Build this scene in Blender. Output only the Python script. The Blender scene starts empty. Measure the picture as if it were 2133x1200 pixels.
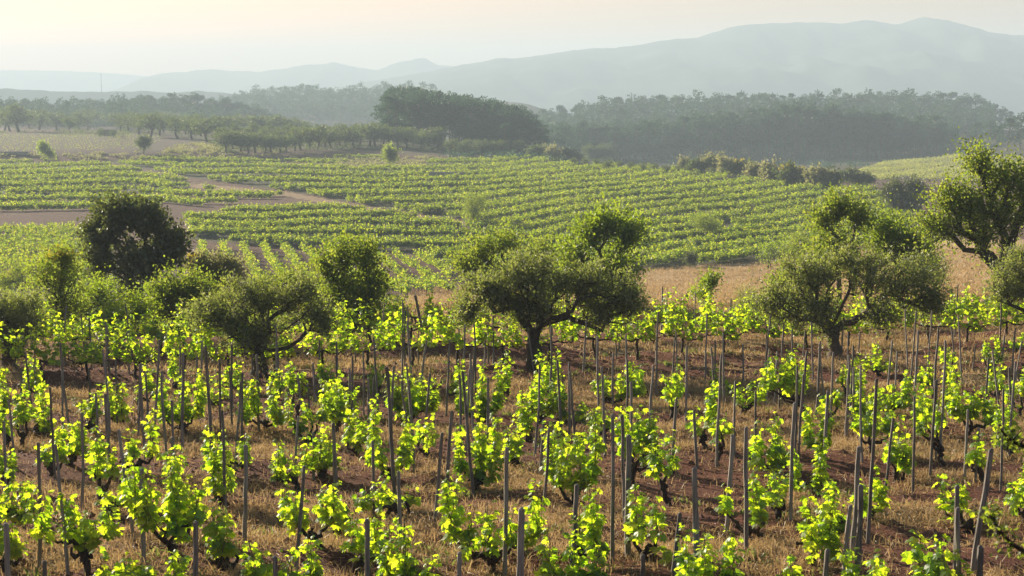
import bpy, math
import numpy as np
from math import radians as R
sc = bpy.context.scene
col = sc.collection

# ------------------------------------------------------------ camera, light, exposure
F = 3382.0                      # focal length in photo pixels (photo 2133 x 1200)
PITCH = math.atan(410 / F)
cam = bpy.data.objects.new('camera', bpy.data.cameras.new('camera'))
cam.data.sensor_width = 36; cam.data.lens = 36 * F / 2133
cam.data.clip_start = 0.5; cam.data.clip_end = 30000
cam.location = (0, 0, 0); cam.rotation_euler = (math.pi / 2 - PITCH, 0, 0)
cam.data.dof.use_dof = True; cam.data.dof.focus_distance = 34; cam.data.dof.aperture_fstop = 9
col.objects.link(cam); sc.camera = cam

SUN_AZ, SUN_EL = R(-44), R(17)          # azimuth measured from the view direction, negative = left
sv = np.array([math.sin(SUN_AZ) * math.cos(SUN_EL), math.cos(SUN_AZ) * math.cos(SUN_EL), math.sin(SUN_EL)])
world = bpy.data.worlds.new('World'); sc.world = world; world.use_nodes = True
nt = world.node_tree; nt.nodes.clear()
sky = nt.nodes.new('ShaderNodeTexSky'); sky.sky_type = 'NISHITA'; sky.sun_disc = False
sky.sun_elevation = SUN_EL; sky.sun_rotation = SUN_AZ
sky.air_density = 1.0; sky.dust_density = 2.0; sky.ozone_density = 1.0; sky.altitude = 100
bg = nt.nodes.new('ShaderNodeBackground'); bg.inputs['Strength'].default_value = 0.046
tcw = nt.nodes.new('ShaderNodeTexCoord'); sxyz = nt.nodes.new('ShaderNodeSeparateXYZ'); nt.links.new(tcw.outputs['Generated'], sxyz.inputs[0])
mrw = nt.nodes.new('ShaderNodeMapRange'); mrw.inputs['From Min'].default_value = 0.0; mrw.inputs['From Max'].default_value = 0.30; nt.links.new(sxyz.outputs['Z'], mrw.inputs[0])
crw = nt.nodes.new('ShaderNodeMixRGB'); crw.inputs[1].default_value = (1.25, .68, .38, 1); crw.inputs[2].default_value = (.95, .97, 1.0, 1); nt.links.new(mrw.outputs[0], crw.inputs[0])
mulw = nt.nodes.new('ShaderNodeMixRGB'); mulw.blend_type = 'MULTIPLY'; mulw.inputs[0].default_value = 1.0
wo = nt.nodes.new('ShaderNodeOutputWorld')
nt.links.new(sky.outputs[0], mulw.inputs[1]); nt.links.new(crw.outputs[0], mulw.inputs[2]); nt.links.new(mulw.outputs[0], bg.inputs['Color']); nt.links.new(bg.outputs[0], wo.inputs['Surface'])
sun = bpy.data.objects.new('sun', bpy.data.lights.new('sun', 'SUN'))
sun.data.energy = 5.0; sun.data.angle = R(0.5); sun.data.color = (1.0, 0.87, 0.68)
sun.rotation_euler = (math.pi / 2 - SUN_EL, 0, 0)
from mathutils import Vector
sun.rotation_euler = Vector(sv).to_track_quat('Z', 'Y').to_euler()
sun.location = (-200, 200, 150)
col.objects.link(sun)
sc.view_settings.view_transform = 'Standard'; sc.view_settings.look = 'None'
sc.view_settings.exposure = 1.72; sc.view_settings.gamma = 1.0; sc.view_settings.use_curve_mapping = False
sc.render.engine = 'CYCLES'
cy = sc.cycles
cy.max_bounces = 9; cy.diffuse_bounces = 6; cy.glossy_bounces = 1; cy.transmission_bounces = 4
cy.transparent_max_bounces = 4; cy.volume_bounces = 1
cy.use_denoising = True
try: cy.denoiser = 'OPENIMAGEDENOISE'
except Exception: pass
HAZE = 0.00044

# ------------------------------------------------------------ helpers
rng = np.random.default_rng(7)
def smooth(a, b, x):
    t = np.clip((x - a) / (b - a), 0, 1); return t * t * (3 - 2 * t)
def vnoise(x, y, seed=0):
    x = np.asarray(x, float); y = np.asarray(y, float)
    xi = np.floor(x).astype(np.int64); yi = np.floor(y).astype(np.int64)
    fx = x - xi; fy = y - yi; fx = fx * fx * (3 - 2 * fx); fy = fy * fy * (3 - 2 * fy)
    def h(a, b):
        n = (a * 374761393 + b * 668265263 + seed * 1442695041) & 0x7fffffff
        n = ((n ^ (n >> 13)) * 1274126177) & 0x7fffffff
        return ((n ^ (n >> 16)) & 0xffff) / 65535.0
    return (h(xi, yi) * (1 - fx) + h(xi + 1, yi) * fx) * (1 - fy) + (h(xi, yi + 1) * (1 - fx) + h(xi + 1, yi + 1) * fx) * fy
def fbm(x, y, o=4, seed=0):
    s = 0; a = 0.5
    for i in range(o):
        s = s + a * (vnoise(x, y, seed + i) - 0.5); x = x * 2.03; y = y * 2.03; a *= 0.5
    return s * 2
def inpoly(px, py, poly):
    px = np.asarray(px, float); py = np.asarray(py, float); r = np.zeros(px.shape, bool)
    n = len(poly)
    for i in range(n):
        x0, y0 = poly[i]; x1, y1 = poly[(i + 1) % n]
        if y0 == y1: continue
        c = ((y0 > py) != (y1 > py)) & (px < (x1 - x0) * (py - y0) / (y1 - y0) + x0)
        r ^= c
    return r
cP, sP = math.cos(PITCH), math.sin(PITCH)
def proj(x, y, z):
    w = y * cP - z * sP
    return 1066.5 + F * x / w, 600 - F * (y * sP + z * cP) / w

# ------------------------------------------------------------ terrain heights (eye at z = 0)
PROF = {
 -1400: [(10,-4.3),(45,-6.6),(60,-7.5),(150,-16),(400,-16),(620,-15),(800,-14),(1000,-10),(1500,-10),(3000,-45),(9500,-70)],
 0: [(10,-4.6),(17.5,-5.2),(45,-7),(60,-8),(148,-18),(230,-18),(411,-18.4),(424,-15.6),(520,-15.3),(620,-15.2),(760,-17),(860,-18),(960,-16),(1200,-24),(1800,-30),(3000,-45),(9500,-70)],
 360: [(10,-4.6),(17.5,-5.2),(45,-7),(60,-8),(148,-18),(230,-18),(415,-18),(432,-15.5),(520,-15.2),(620,-15.2),(760,-19),(850,-18),(930,-14),(1100,-26),(1800,-30),(3000,-45),(9500,-70)],
 560: [(10,-4.6),(17.5,-5.2),(45,-7),(60,-8),(148,-18),(230,-18),(425,-18),(450,-15.6),(520,-14.8),(620,-15.2),(760,-24),(850,-27),(930,-27),(1100,-24),(1350,-7),(1700,-30),(3000,-45),(9500,-70)],
 800: [(10,-4.6),(17.5,-5.2),(45,-7),(60,-8),(148,-18),(230,-18),(425,-18),(450,-16.8),(520,-15.2),(620,-18),(760,-28),(930,-32),(1100,-26),(1350,-6),(1700,-30),(3000,-45),(9500,-70)],
 1066: [(10,-4.6),(17.5,-5.2),(45,-7),(60,-8),(148,-18),(230,-18),(432,-18),(480,-18.6),(540,-17.5),(620,-22),(760,-32),(930,-30),(1100,-26),(1350,-8),(1700,-30),(3000,-45),(9500,-70)],
 1300: [(10,-4.6),(17.5,-5.2),(45,-7),(60,-7.9),(148,-17.6),(230,-18),(385,-18),(420,-20),(560,-28),(700,-30),(800,-28),(930,-17),(1000,-15),(1300,-40),(1700,-40),(3000,-45),(9500,-70)],
 1600: [(10,-4.6),(17.5,-5.2),(45,-7),(60,-7.9),(148,-17),(230,-18),(340,-18),(370,-19.5),(420,-22),(560,-28),(700,-30),(800,-26),(930,-14),(1000,-13),(1300,-40),(1700,-40),(3000,-45),(9500,-70)],
 1850: [(10,-4.6),(17.5,-5.2),(45,-7),(60,-7.8),(148,-16.4),(230,-17.6),(290,-18),(340,-20),(400,-23),(560,-26),(700,-29),(800,-25),(930,-13),(1000,-12),(1300,-40),(1700,-40),(3000,-45),(9500,-70)],
 2133: [(10,-4.6),(17.5,-5.2),(45,-7),(60,-7.6),(148,-15.6),(230,-17),(290,-18.5),(400,-22),(567,-25),(650,-22),(800,-22),(930,-23),(1000,-24),(1300,-40),(1700,-40),(3000,-45),(9500,-70)],
 3400: [(10,-4.6),(17.5,-5.2),(45,-7),(60,-7.4),(148,-14),(230,-15),(567,-18),(800,-16),(1000,-18),(1700,-40),(3000,-45),(9500,-70)],
}
NR, NC = 900, 620
O = 20.0
yy = np.exp(np.linspace(math.log(6.0), math.log(9600 + O), NR)) - O        # from 14 m behind the camera
uu = np.linspace(-0.62, 0.62, NC)
gy = np.repeat(yy[:, None], NC, 1); gx = uu[None, :] * (gy + O)
keys = sorted(PROF); q = np.array([(k - 1066.5) / F for k in keys])
ly = np.log(np.maximum(yy, 8))
tab = np.array([np.interp(ly, np.log([p[0] for p in PROF[k]]), [p[1] for p in PROF[k]]) for k in keys])  # (K,NR)
qq = gx / np.maximum(gy, 12)
HZ = np.empty((NR, NC))
for i in range(NR):
    t = np.clip(np.searchsorted(q, qq[i]) - 1, 0, len(q) - 2)
    f = np.clip((qq[i] - q[t]) / (q[t + 1] - q[t]), 0, 1); f = f * f * (3 - 2 * f)
    HZ[i] = tab[t, i] * (1 - f) + tab[t + 1, i] * f
k5 = np.array([1, 2, 3, 2, 1]) / 9.0
HZ = np.apply_along_axis(lambda m: np.convolve(np.pad(m, 2, 'edge'), k5, 'valid'), 0, HZ)
HZ = np.apply_along_axis(lambda m: np.convolve(np.pad(m, 2, 'edge'), k5, 'valid'), 1, HZ)
far = smooth(60, 400, gy)
HZ = HZ + fbm(gx / 9, gy / 9, 3, 3) * 0.10 * (1 - far) + fbm(gx / 40, gy / 40, 3, 5) * 0.5 * smooth(60, 150, gy)
HZ = HZ + fbm(gx / 300, gy / 300, 3, 9) * 12 * smooth(1500, 2600, gy)
HZ = HZ + (fbm(gx / 0.9, gy / 0.55, 3, 21) * 0.13 + fbm(gx / 5.0, gy / 1.0, 2, 22) * 0.20) * (1 - smooth(50, 90, gy)) * smooth(5, 12, gy)
PM = [(215,336),(430,329),(560,338),(680,350),(740,352),(880,348),(905,332),(1066,328),(1200,333),(1340,345),(1500,358),(1640,375),(1825,398),(1850,430),(1900,450),(1900,500),(1760,520),(1560,548),(1340,558),(1180,562),(935,560),(900,545),(880,530),(980,480),(960,458),(760,428),(600,398),(400,372)]
PL = [(388,455),(500,440),(640,430),(760,440),(965,474),(900,535),(880,530),(600,517),(400,500)]
PU = [(560,330),(700,315),(900,311),(905,326),(760,335),(690,345),(600,340)]
PA = [(-400,338),(180,340),(240,347),(385,378),(395,392),(250,405),(-400,415)]
PS = [(-400,422),(250,407),(420,397),(560,400),(592,410),(470,428),(300,435),(-400,452)]
PB = [(-400,482),(158,478),(240,500),(240,610),(-400,610)]
PC = [(400,512),(600,522),(880,537),(940,555),(945,612),(800,620),(500,605),(400,565)]
PR = [(1770,365),(1850,338),(1990,325),(2160,330),(2400,345),(2400,385),(1930,376),(1830,376)]
# gentle terraces: low banks step the valley plots towards the viewer
ppx, ppy = proj(gx, np.maximum(gy, 3), HZ)
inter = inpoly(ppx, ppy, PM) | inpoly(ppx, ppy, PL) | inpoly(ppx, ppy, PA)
def terr(a, b): return np.log(11.5 + .05 * np.maximum(b - 330, 0)) / .05 + np.maximum(a - 1000, 0) * .0085 + fbm(a / 260, b / 60, 2, 41) * .9 + fbm(a / 80, b / 50, 2, 43) * .14
tf = np.mod(-terr(ppx, ppy), 1.0)
HZ = HZ + inter * (.5 * (1 - tf) * smooth(0, .2, tf)) * smooth(140, 200, gy)
def H(x, y):
    x = np.asarray(x, float); y = np.asarray(y, float)
    fi = (np.log(np.maximum(y + O, 6.001)) - math.log(6.0)) / (math.log(9600 + O) - math.log(6.0)) * (NR - 1)
    fj = (x / (y + O) + 0.62) / 1.24 * (NC - 1)
    fi = np.clip(fi, 0, NR - 1.001); fj = np.clip(fj, 0, NC - 1.001)
    i = fi.astype(int); j = fj.astype(int); a = fi - i; b = fj - j
    return (HZ[i, j] * (1 - b) + HZ[i, j + 1] * b) * (1 - a) + (HZ[i + 1, j] * (1 - b) + HZ[i + 1, j + 1] * b) * a
_ys = np.exp(np.linspace(math.log(9), math.log(3000), 1500))
def at(px, py):
    """ground point seen at a photo pixel"""
    dx = (px - 1066.5) / F; dy = (600 - py) / F
    wy = cP + dy * sP; wz = -sP + dy * cP
    x = dx / wy * _ys; z = wz / wy * _ys
    h = H(x, _ys); below = np.nonzero(z < h)[0]
    if len(below) == 0: k = len(_ys) - 1; return np.array([x[k], _ys[k], h[k]])
    k = max(below[0], 1); a = (z[k-1] - h[k-1]) / ((z[k-1] - h[k-1]) - (z[k] - h[k]) + 1e-9)
    yv = _ys[k-1] + a * (_ys[k] - _ys[k-1]); xv = dx / wy * yv
    return np.array([xv, yv, float(H(xv, yv))])
def on(px, d):
    """ground point at photo column px and distance d"""
    x = (px - 1066.5) / F * d * 1.0
    return np.array([x, d, float(H(x, d))])
def mpp(p): return (p[1] * cP - p[2] * sP) / F         # metres per photo pixel at a point

class Acc:
    def __init__(s): s.V = []; s.L = []; s.C = []; s.M = []; s.n = 0
    def add(s, V, Fc, mi=0):
        V = np.asarray(V, float).reshape(-1, 3); Fc = np.asarray(Fc, int)
        s.V.append(V); s.L.append((Fc + s.n).ravel()); s.C.append(np.full(len(Fc), Fc.shape[1]))
        s.M.append(np.full(len(Fc), mi)); s.n += len(V)
    def mesh(s, name, mats, smooth_=False, offset=None):
        me = bpy.data.meshes.new(name)
        V = np.concatenate(s.V); L = np.concatenate(s.L); C = np.concatenate(s.C); M = np.concatenate(s.M)
        if offset is not None: V = V - np.asarray(offset)
        me.vertices.add(len(V)); me.vertices.foreach_set('co', V.astype(np.float32).ravel())
        me.loops.add(len(L)); me.loops.foreach_set('vertex_index', L.astype(np.int32))
        me.polygons.add(len(C)); st = np.concatenate([[0], np.cumsum(C)[:-1]])
        me.polygons.foreach_set('loop_start', st.astype(np.int32))
        me.polygons.foreach_set('material_index', M.astype(np.int32))
        me.update(calc_edges=True)
        me.polygons.foreach_set('use_smooth', np.full(len(C), bool(smooth_)))
        for m in (mats if isinstance(mats, (list, tuple)) else [mats]): me.materials.append(m)
        return me
def link(name, me, parent=None, loc=None):
    o = bpy.data.objects.new(name, me); col.objects.link(o)
    if parent is not None: o.parent = parent
    if loc is not None: o.location = tuple(loc)
    return o
def tag(o, label=None, cat=None, group=None, kind=None):
    if label: o['label'] = label
    if cat: o['category'] = cat
    if group: o['group'] = group
    if kind: o['kind'] = kind
    return o
def empty(name, loc):
    o = bpy.data.objects.new(name, None); col.objects.link(o); o.location = tuple(loc); o.empty_display_size = 0.2
    return o
def copy_tree(o, kids):
    c = o.copy(); col.objects.link(c)
    for ch in kids:
        d = ch.copy(); col.objects.link(d); d.parent = c
    return c

def tube(acc, P, Rr, n=6, mi=0, rg=None, rough=0.0, cap=True):
    P = np.asarray(P, float); m = len(P); Rr = np.asarray(Rr, float) * np.ones(m)
    T = np.gradient(P, axis=0); T /= np.linalg.norm(T, axis=1)[:, None] + 1e-9
    ref = np.array([0.9, 0.35, 0.1]) if abs(T[:, 2]).mean() > 0.5 else np.array([0.1, 0.2, 1.0])
    A = np.cross(T, ref); A /= np.linalg.norm(A, axis=1)[:, None] + 1e-9
    B = np.cross(T, A)
    ang = np.arange(n) / n * 2 * math.pi
    r = Rr[:, None] * (1 + (rg.normal(0, rough, (m, n)) if rough and rg is not None else 0))
    V = P[:, None, :] + r[:, :, None] * (np.cos(ang)[None, :, None] * A[:, None, :] + np.sin(ang)[None, :, None] * B[:, None, :])
    V = V.reshape(-1, 3)
    i = np.arange(m - 1)[:, None] * n; j = np.arange(n)[None, :]; j2 = (j + 1) % n
    Fc = np.stack([i + j, i + j2, i + n + j2, i + n + j], -1).reshape(-1, 4)
    acc.add(V, Fc, mi)
    if cap:
        acc.L.append(np.arange((m - 1) * n, m * n) + acc.n - m * n); acc.C.append(np.array([n])); acc.M.append(np.array([mi]))

# leaf templates: x across, y along, z out of plane
def fan(outline, c):
    V = np.array([c] + outline, float); n = len(outline)
    return V, np.array([(0, 1 + i, 1 + (i + 1) % n) for i in range(n)])
_h = [(0.06,-.10,.0),(0.34,-.17,-.06),(.56,.15,-.12),(.40,.36,-.03),(.52,.74,-.15),(.17,.70,-.02)]
GRAPE = fan([(0,0,0)] + _h + [(0,1.0,-.18)] + [(-a,b,c) for a,b,c in _h[::-1]], (0,.34,.07))
_h = [(.45,0.0,-.08),(.40,.62,-.08)]
GRAPE_LO = fan(_h + [(0,.95,-.12)] + [(-a,b,c) for a,b,c in _h[::-1]], (0,.3,.07))
KITE = (np.array([(0,0,0),(.34,.45,-.06),(0,1,-.1),(-.34,.45,.06)]), np.array([(0,1,2,3)]))
LANCE = (np.array([(0,0,0),(.16,.45,0),(0,1,-.08),(-.16,.45,0)]), np.array([(0,1,2,3)]))
OVAL = (np.array([(0,0,0),(.30,.35,.02),(.22,.8,0),(0,1,-.08),(-.22,.8,0),(-.30,.35,.02)]), np.array([(0,1,2,3),(0,3,4,5)]))
def unit(v): return v / (np.linalg.norm(v, axis=-1, keepdims=True) + 1e-9)
def leaves(acc, P, A, Nn, S, tpl, mi=0):
    """stamp a leaf template: P base, A along direction, Nn rough normal, S size"""
    P = np.asarray(P, float); n = len(P)
    if n == 0: return
    A = unit(np.asarray(A, float)); X = unit(np.cross(A, Nn)); Z = np.cross(X, A)
    T, Fc = tpl; S = (np.asarray(S, float) * np.ones(n))[:, None, None]
    V = P[:, None, :] + S * (T[None, :, 0:1] * X[:, None, :] + T[None, :, 1:2] * A[:, None, :] + T[None, :, 2:3] * Z[:, None, :])
    k = len(T)
    acc.add(V.reshape(-1, 3), (Fc[None] + (np.arange(n) * k)[:, None, None]).reshape(-1, Fc.shape[1]), mi)

# ------------------------------------------------------------ materials
def newmat(name):
    m = bpy.data.materials.new(name); m.use_nodes = True; t = m.node_tree; t.nodes.clear()
    return m, t, t.nodes.new('ShaderNodeOutputMaterial')
def ramp(t, stops):
    r = t.nodes.new('ShaderNodeValToRGB')
    while len(r.color_ramp.elements) < len(stops): r.color_ramp.elements.new(0.5)
    for e, (p, c) in zip(r.color_ramp.elements, stops): e.position = p; e.color = (*c, 1)
    return r
def leafmat(name, refl, trans, tmix=0.5, gloss=0.06, rough=0.45):
    """refl / trans: colour stops picked per leaf"""
    m, t, o = newmat(name)
    g = t.nodes.new('ShaderNodeNewGeometry')
    def rp(cs):
        n = len(cs); r = ramp(t, [(i / max(n - 1, 1), c) for i, c in enumerate(cs)])
        t.links.new(g.outputs['Random Per Island'], r.inputs[0]); return r
    a = rp(refl); b = rp(trans)
    d = t.nodes.new('ShaderNodeBsdfDiffuse'); tr = t.nodes.new('ShaderNodeBsdfTranslucent'); gl = t.nodes.new('ShaderNodeBsdfGlossy')
    gl.inputs['Roughness'].default_value = rough
    m1 = t.nodes.new('ShaderNodeMixShader'); m2 = t.nodes.new('ShaderNodeMixShader')
    m1.inputs[0].default_value = tmix; m2.inputs[0].default_value = gloss
    t.links.new(a.outputs[0], d.inputs[0]); t.links.new(b.outputs[0], tr.inputs[0])
    t.links.new(d.outputs[0], m1.inputs[1]); t.links.new(tr.outputs[0], m1.inputs[2])
    t.links.new(m1.outputs[0], m2.inputs[1]); t.links.new(gl.outputs[0], m2.inputs[2])
    t.links.new(m2.outputs[0], o.inputs[0]); return m
def woodmat(name, c1, c2, scale=(30, 30, 4), rough=0.9, bump=0.4):
    m, t, o = newmat(name)
    tc = t.nodes.new('ShaderNodeTexCoord'); mp = t.nodes.new('ShaderNodeMapping'); mp.inputs['Scale'].default_value = scale
    n = t.nodes.new('ShaderNodeTexNoise'); n.inputs['Detail'].default_value = 6; n.inputs['Scale'].default_value = 1
    oi = t.nodes.new('ShaderNodeObjectInfo')
    r = ramp(t, [(0.3, c1), (0.7, c2)])
    p = t.nodes.new('ShaderNodeBsdfPrincipled'); p.inputs['Roughness'].default_value = rough; p.inputs['Specular IOR Level'].default_value = 0.2
    ad = t.nodes.new('ShaderNodeMath'); ad.operation = 'MULTIPLY_ADD'; ad.inputs[1].default_value = 0.30; 
    t.links.new(oi.outputs['Random'], ad.inputs[0]); ad2 = t.nodes.new('ShaderNodeMath'); ad2.operation = 'SUBTRACT'; ad2.inputs[1].default_value = 0.15
    t.links.new(tc.outputs['Object'], mp.inputs[0]); t.links.new(mp.outputs[0], n.inputs['Vector'])
    t.links.new(n.outputs['Fac'], ad.inputs[2]); t.links.new(ad.outputs[0], ad2.inputs[0]); t.links.new(ad2.outputs[0], r.inputs[0])
    t.links.new(r.outputs[0], p.inputs['Base Color'])
    b = t.nodes.new('ShaderNodeBump'); b.inputs['Strength'].default_value = bump; b.inputs['Distance'].default_value = 0.01
    t.links.new(n.outputs['Fac'], b.inputs['Height']); t.links.new(b.outputs[0], p.inputs['Normal'])
    t.links.new(p.outputs[0], o.inputs[0]); return m
M = {}
M['vine'] = leafmat('vine_leaf', [(.022,.06,.012),(.045,.11,.016),(.07,.15,.02),(.10,.17,.03)], [(.30,.52,.012),(.50,.72,.015),(.68,.84,.02),(.78,.86,.03)], 0.72, 0.04)
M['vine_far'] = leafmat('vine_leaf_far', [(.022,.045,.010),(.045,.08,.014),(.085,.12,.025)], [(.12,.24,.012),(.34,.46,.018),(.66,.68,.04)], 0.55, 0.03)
M['vine_pale'] = leafmat('vine_leaf_pale', [(.09,.13,.03),(.13,.17,.05)], [(.42,.46,.08),(.55,.56,.12)], 0.5, 0.03)
M['olive'] = leafmat('olive_leaf', [(.045,.06,.026),(.085,.10,.05),(.20,.21,.13)], [(.20,.27,.03),(.32,.38,.05),(.42,.45,.12)], 0.45, 0.05, 0.5)
M['almond'] = leafmat('almond_leaf', [(.05,.085,.018),(.075,.12,.022),(.11,.14,.03)], [(.18,.27,.02),(.30,.40,.03),(.44,.48,.05)], 0.5, 0.03)
M['dark'] = leafmat('evergreen_leaf', [(.035,.05,.02),(.055,.075,.03),(.10,.11,.055)], [(.14,.19,.03),(.22,.26,.05)], 0.3, 0.06)
M['bright'] = leafmat('bright_leaf', [(.05,.09,.015),(.07,.13,.02)], [(.22,.34,.015),(.40,.50,.02)], 0.5, 0.05)
M['yellow'] = leafmat('broom_flower', [(.36,.26,.02),(.42,.34,.03)], [(.45,.36,.02),(.5,.44,.05)], 0.4, 0.02)
M['pine'] = leafmat('pine_needle', [(.012,.05,.034),(.02,.07,.045),(.045,.095,.05)], [(.035,.10,.04),(.07,.13,.05)], 0.3, 0.03)
M['orchard'] = leafmat('orchard_leaf', [(.04,.06,.025),(.06,.085,.035),(.09,.11,.05)], [(.12,.17,.03),(.18,.23,.05)], 0.35, 0.04)
M['reed'] = leafmat('reed_leaf', [(.16,.17,.08),(.24,.22,.11)], [(.3,.32,.10),(.4,.38,.14)], 0.4, 0.03)
M['straw'] = leafmat('dry_straw', [(.24,.15,.07),(.38,.26,.12),(.52,.39,.20)], [(.30,.19,.08),(.46,.33,.15)], 0.42, 0.03)
M['weed'] = leafmat('weed_leaf', [(.06,.09,.03),(.09,.13,.04)], [(.16,.22,.04),(.26,.3,.06)], 0.45, 0.03)
M['stake'] = woodmat('weathered_stake', (.09,.078,.066), (.27,.24,.21), (40, 40, 3))
M['bark'] = woodmat('vine_bark', (.018,.011,.008), (.06,.038,.028), (40, 40, 10), bump=0.8)
M['olivebark'] = woodmat('olive_bark', (.028,.02,.014), (.085,.065,.048), (14, 14, 4), bump=1.0)
M['pinebark'] = woodmat('pine_bark', (.06,.045,.035), (.13,.10,.08), (6, 6, 2))
M['wire'] = woodmat('rusty_wire', (.10,.08,.07), (.2,.17,.15))
M['stone'] = woodmat('field_stone', (.20,.18,.15), (.38,.35,.30), (3, 3, 5), bump=1.0)
M['tile'] = woodmat('roof_tile', (.10,.085,.07), (.2,.17,.14), (6, 1, 6))
M['clod'] = woodmat('soil_clod', (.10,.045,.028), (.2,.10,.06), (9, 9, 9))

def groundmat():
    m, t, o = newmat('soil_ground'); N = t.nodes; L = t.links
    geo = N.new('ShaderNodeNewGeometry')
    at_ = N.new('ShaderNodeAttribute'); at_.attribute_name = 'cover'          # r straw, g dry grey earth, b green sward and painted shade between valley rows
    sep = N.new('ShaderNodeSeparateColor'); L.new(at_.outputs['Color'], sep.inputs[0])
    def noise(s, d=6, r=0.6):
        mp = N.new('ShaderNodeMapping'); mp.inputs['Scale'].default_value = s; L.new(geo.outputs['Position'], mp.inputs[0])
        n = N.new('ShaderNodeTexNoise'); n.inputs['Scale'].default_value = 1; n.inputs['Detail'].default_value = d; n.inputs['Roughness'].default_value = r
        L.new(mp.outputs[0], n.inputs['Vector']); return n
    n1 = noise((2.2, 3.2, 2), 7, .65); n2 = noise((14, 18, 14), 5, .7); n3 = noise((.5, .8, .5), 4, .5); n4 = noise((50, 60, 50), 3, .7)
    soil = ramp(t, [(0.3, (.055, .022, .014)), (0.55, (.15, .06, .036)), (0.8, (.28, .135, .08))]); L.new(n2.outputs['Fac'], soil.inputs[0])
    straw = ramp(t, [(0.25, (.22, .14, .07)), (0.5, (.38, .265, .14)), (0.8, (.52, .39, .22))]); L.new(n4.outputs['Fac'], straw.inputs[0])
    dry = ramp(t, [(0.3, (.055, .038, .03)), (0.7, (.105, .075, .058))]); L.new(n1.outputs['Fac'], dry.inputs[0])
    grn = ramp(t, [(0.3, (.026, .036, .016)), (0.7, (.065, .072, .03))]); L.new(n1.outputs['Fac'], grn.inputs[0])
    # straw mask: attribute lifted by noise
    s1 = N.new('ShaderNodeMath'); s1.operation = 'ADD'; L.new(n1.outputs['Fac'], s1.inputs[0]); L.new(n3.outputs['Fac'], s1.inputs[1])
    s2 = N.new('ShaderNodeMath'); s2.operation = 'MULTIPLY_ADD'; s2.inputs[1].default_value = 1.2; s2.inputs[2].default_value = 0
    L.new(sep.outputs[0], s2.inputs[0])
    s3 = N.new('ShaderNodeMath'); s3.operation = 'ADD'; L.new(s1.outputs[0], s3.inputs[0]); L.new(s2.outputs[0], s3.inputs[1])
    mr = N.new('ShaderNodeMapRange'); mr.inputs['From Min'].default_value = 1.44; mr.inputs['From Max'].default_value = 1.60; L.new(s3.outputs[0], mr.inputs[0])
    def mix(f, a, b):
        x = N.new('ShaderNodeMixRGB'); L.new(f, x.inputs[0]); L.new(a, x.inputs[1]); L.new(b, x.inputs[2]); return x
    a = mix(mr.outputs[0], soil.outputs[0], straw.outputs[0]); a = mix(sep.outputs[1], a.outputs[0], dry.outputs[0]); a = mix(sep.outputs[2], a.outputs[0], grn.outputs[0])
    p = N.new('ShaderNodeBsdfPrincipled'); p.inputs['Roughness'].default_value = 0.95; p.inputs['Specular IOR Level'].default_value = 0.1
    L.new(a.outputs[0], p.inputs['Base Color'])
    b = N.new('ShaderNodeBump'); b.inputs['Strength'].default_value = 1.0; b.inputs['Distance'].default_value = 0.12
    L.new(n2.outputs['Fac'], b.inputs['Height'])
    L.new(b.outputs[0], p.inputs['Normal']); L.new(p.outputs[0], o.inputs[0]); return m
M['ground'] = groundmat()
def hillmat(name, c1, c2, s):
    m, t, o = newmat(name); g = t.nodes.new('ShaderNodeNewGeometry'); n = t.nodes.new('ShaderNodeTexNoise')
    n.inputs['Scale'].default_value = s; n.inputs['Detail'].default_value = 8; t.links.new(g.outputs['Position'], n.inputs['Vector'])
    r = ramp(t, [(.35, c1), (.65, c2)]); t.links.new(n.outputs['Fac'], r.inputs[0])
    p = t.nodes.new('ShaderNodeBsdfDiffuse'); t.links.new(r.outputs[0], p.inputs[0]); t.links.new(p.outputs[0], o.inputs[0]); return m
M['mountain'] = hillmat('mountain_scrub', (.03,.045,.03), (.08,.085,.06), 0.008)

# ------------------------------------------------------------ ground sheet
cover = np.zeros((NR, NC, 4)); cover[..., 3] = 1
strawf = 0.25 + 0.75 * fbm(gx / 2.6, gy / 1.1, 3, 31) + 0.1 * smooth(30, 40, gy)
drygrass = inpoly(ppx, ppy, [(1300,650),(1340,560),(1430,553),(1560,546),(1640,520),(1750,500),(2600,500),(2600,650)]) | inpoly(ppx, ppy, [(820,650),(860,605),(960,598),(1300,615),(1300,650)])
strawf = np.where(drygrass, 1.0, strawf)
strawf = np.where((gy > 60) & ~drygrass, 0.3, strawf)
path = inpoly(ppx, ppy, [(385,380),(600,400),(760,430),(975,464),(970,474),(760,438),(600,410),(395,390)])
bare = inpoly(ppx, ppy, [(-400,452),(300,437),(600,418),(640,428),(500,438),(385,452),(160,478),(-400,482)])
strawf = np.where(path, 0.6, strawf); 
cover[..., 0] = np.clip(strawf, 0, 1)
bank = inter & (gy > 150)  # whole terraced plots: dark green painted in as shade between the vine rows
field = inpoly(ppx, ppy, PM) | inpoly(ppx, ppy, PL) | inpoly(ppx, ppy, PA) | inpoly(ppx, ppy, PS) | inpoly(ppx, ppy, PB) | inpoly(ppx, ppy, PC)
g2 = np.where((gy > 60), 0.6, 0.0); g2 = np.where(field | bare, 0.6, g2); g2 = np.where(drygrass, 0, g2)
cover[..., 0] = np.where((field | bare) & ~path, 0.1, cover[..., 0]); g2 = np.where(path, .45, g2)
brown = inpoly(ppx, ppy, [(-600,322),(350,322),(420,300),(330,278),(-600,276)])
g2 = np.where(brown, 1.0, g2)
cover[..., 1] = g2
grn = smooth(430, 470, gy) * 0.75; grn = np.where(brown | inpoly(ppx, ppy, [(-600,276),(900,276),(900,262),(-600,262)]), 0.12, grn); grn = np.where(gy > 1000, 0.9, grn)
grn = np.where(inpoly(ppx, ppy, PR), 0.5, grn)
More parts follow.
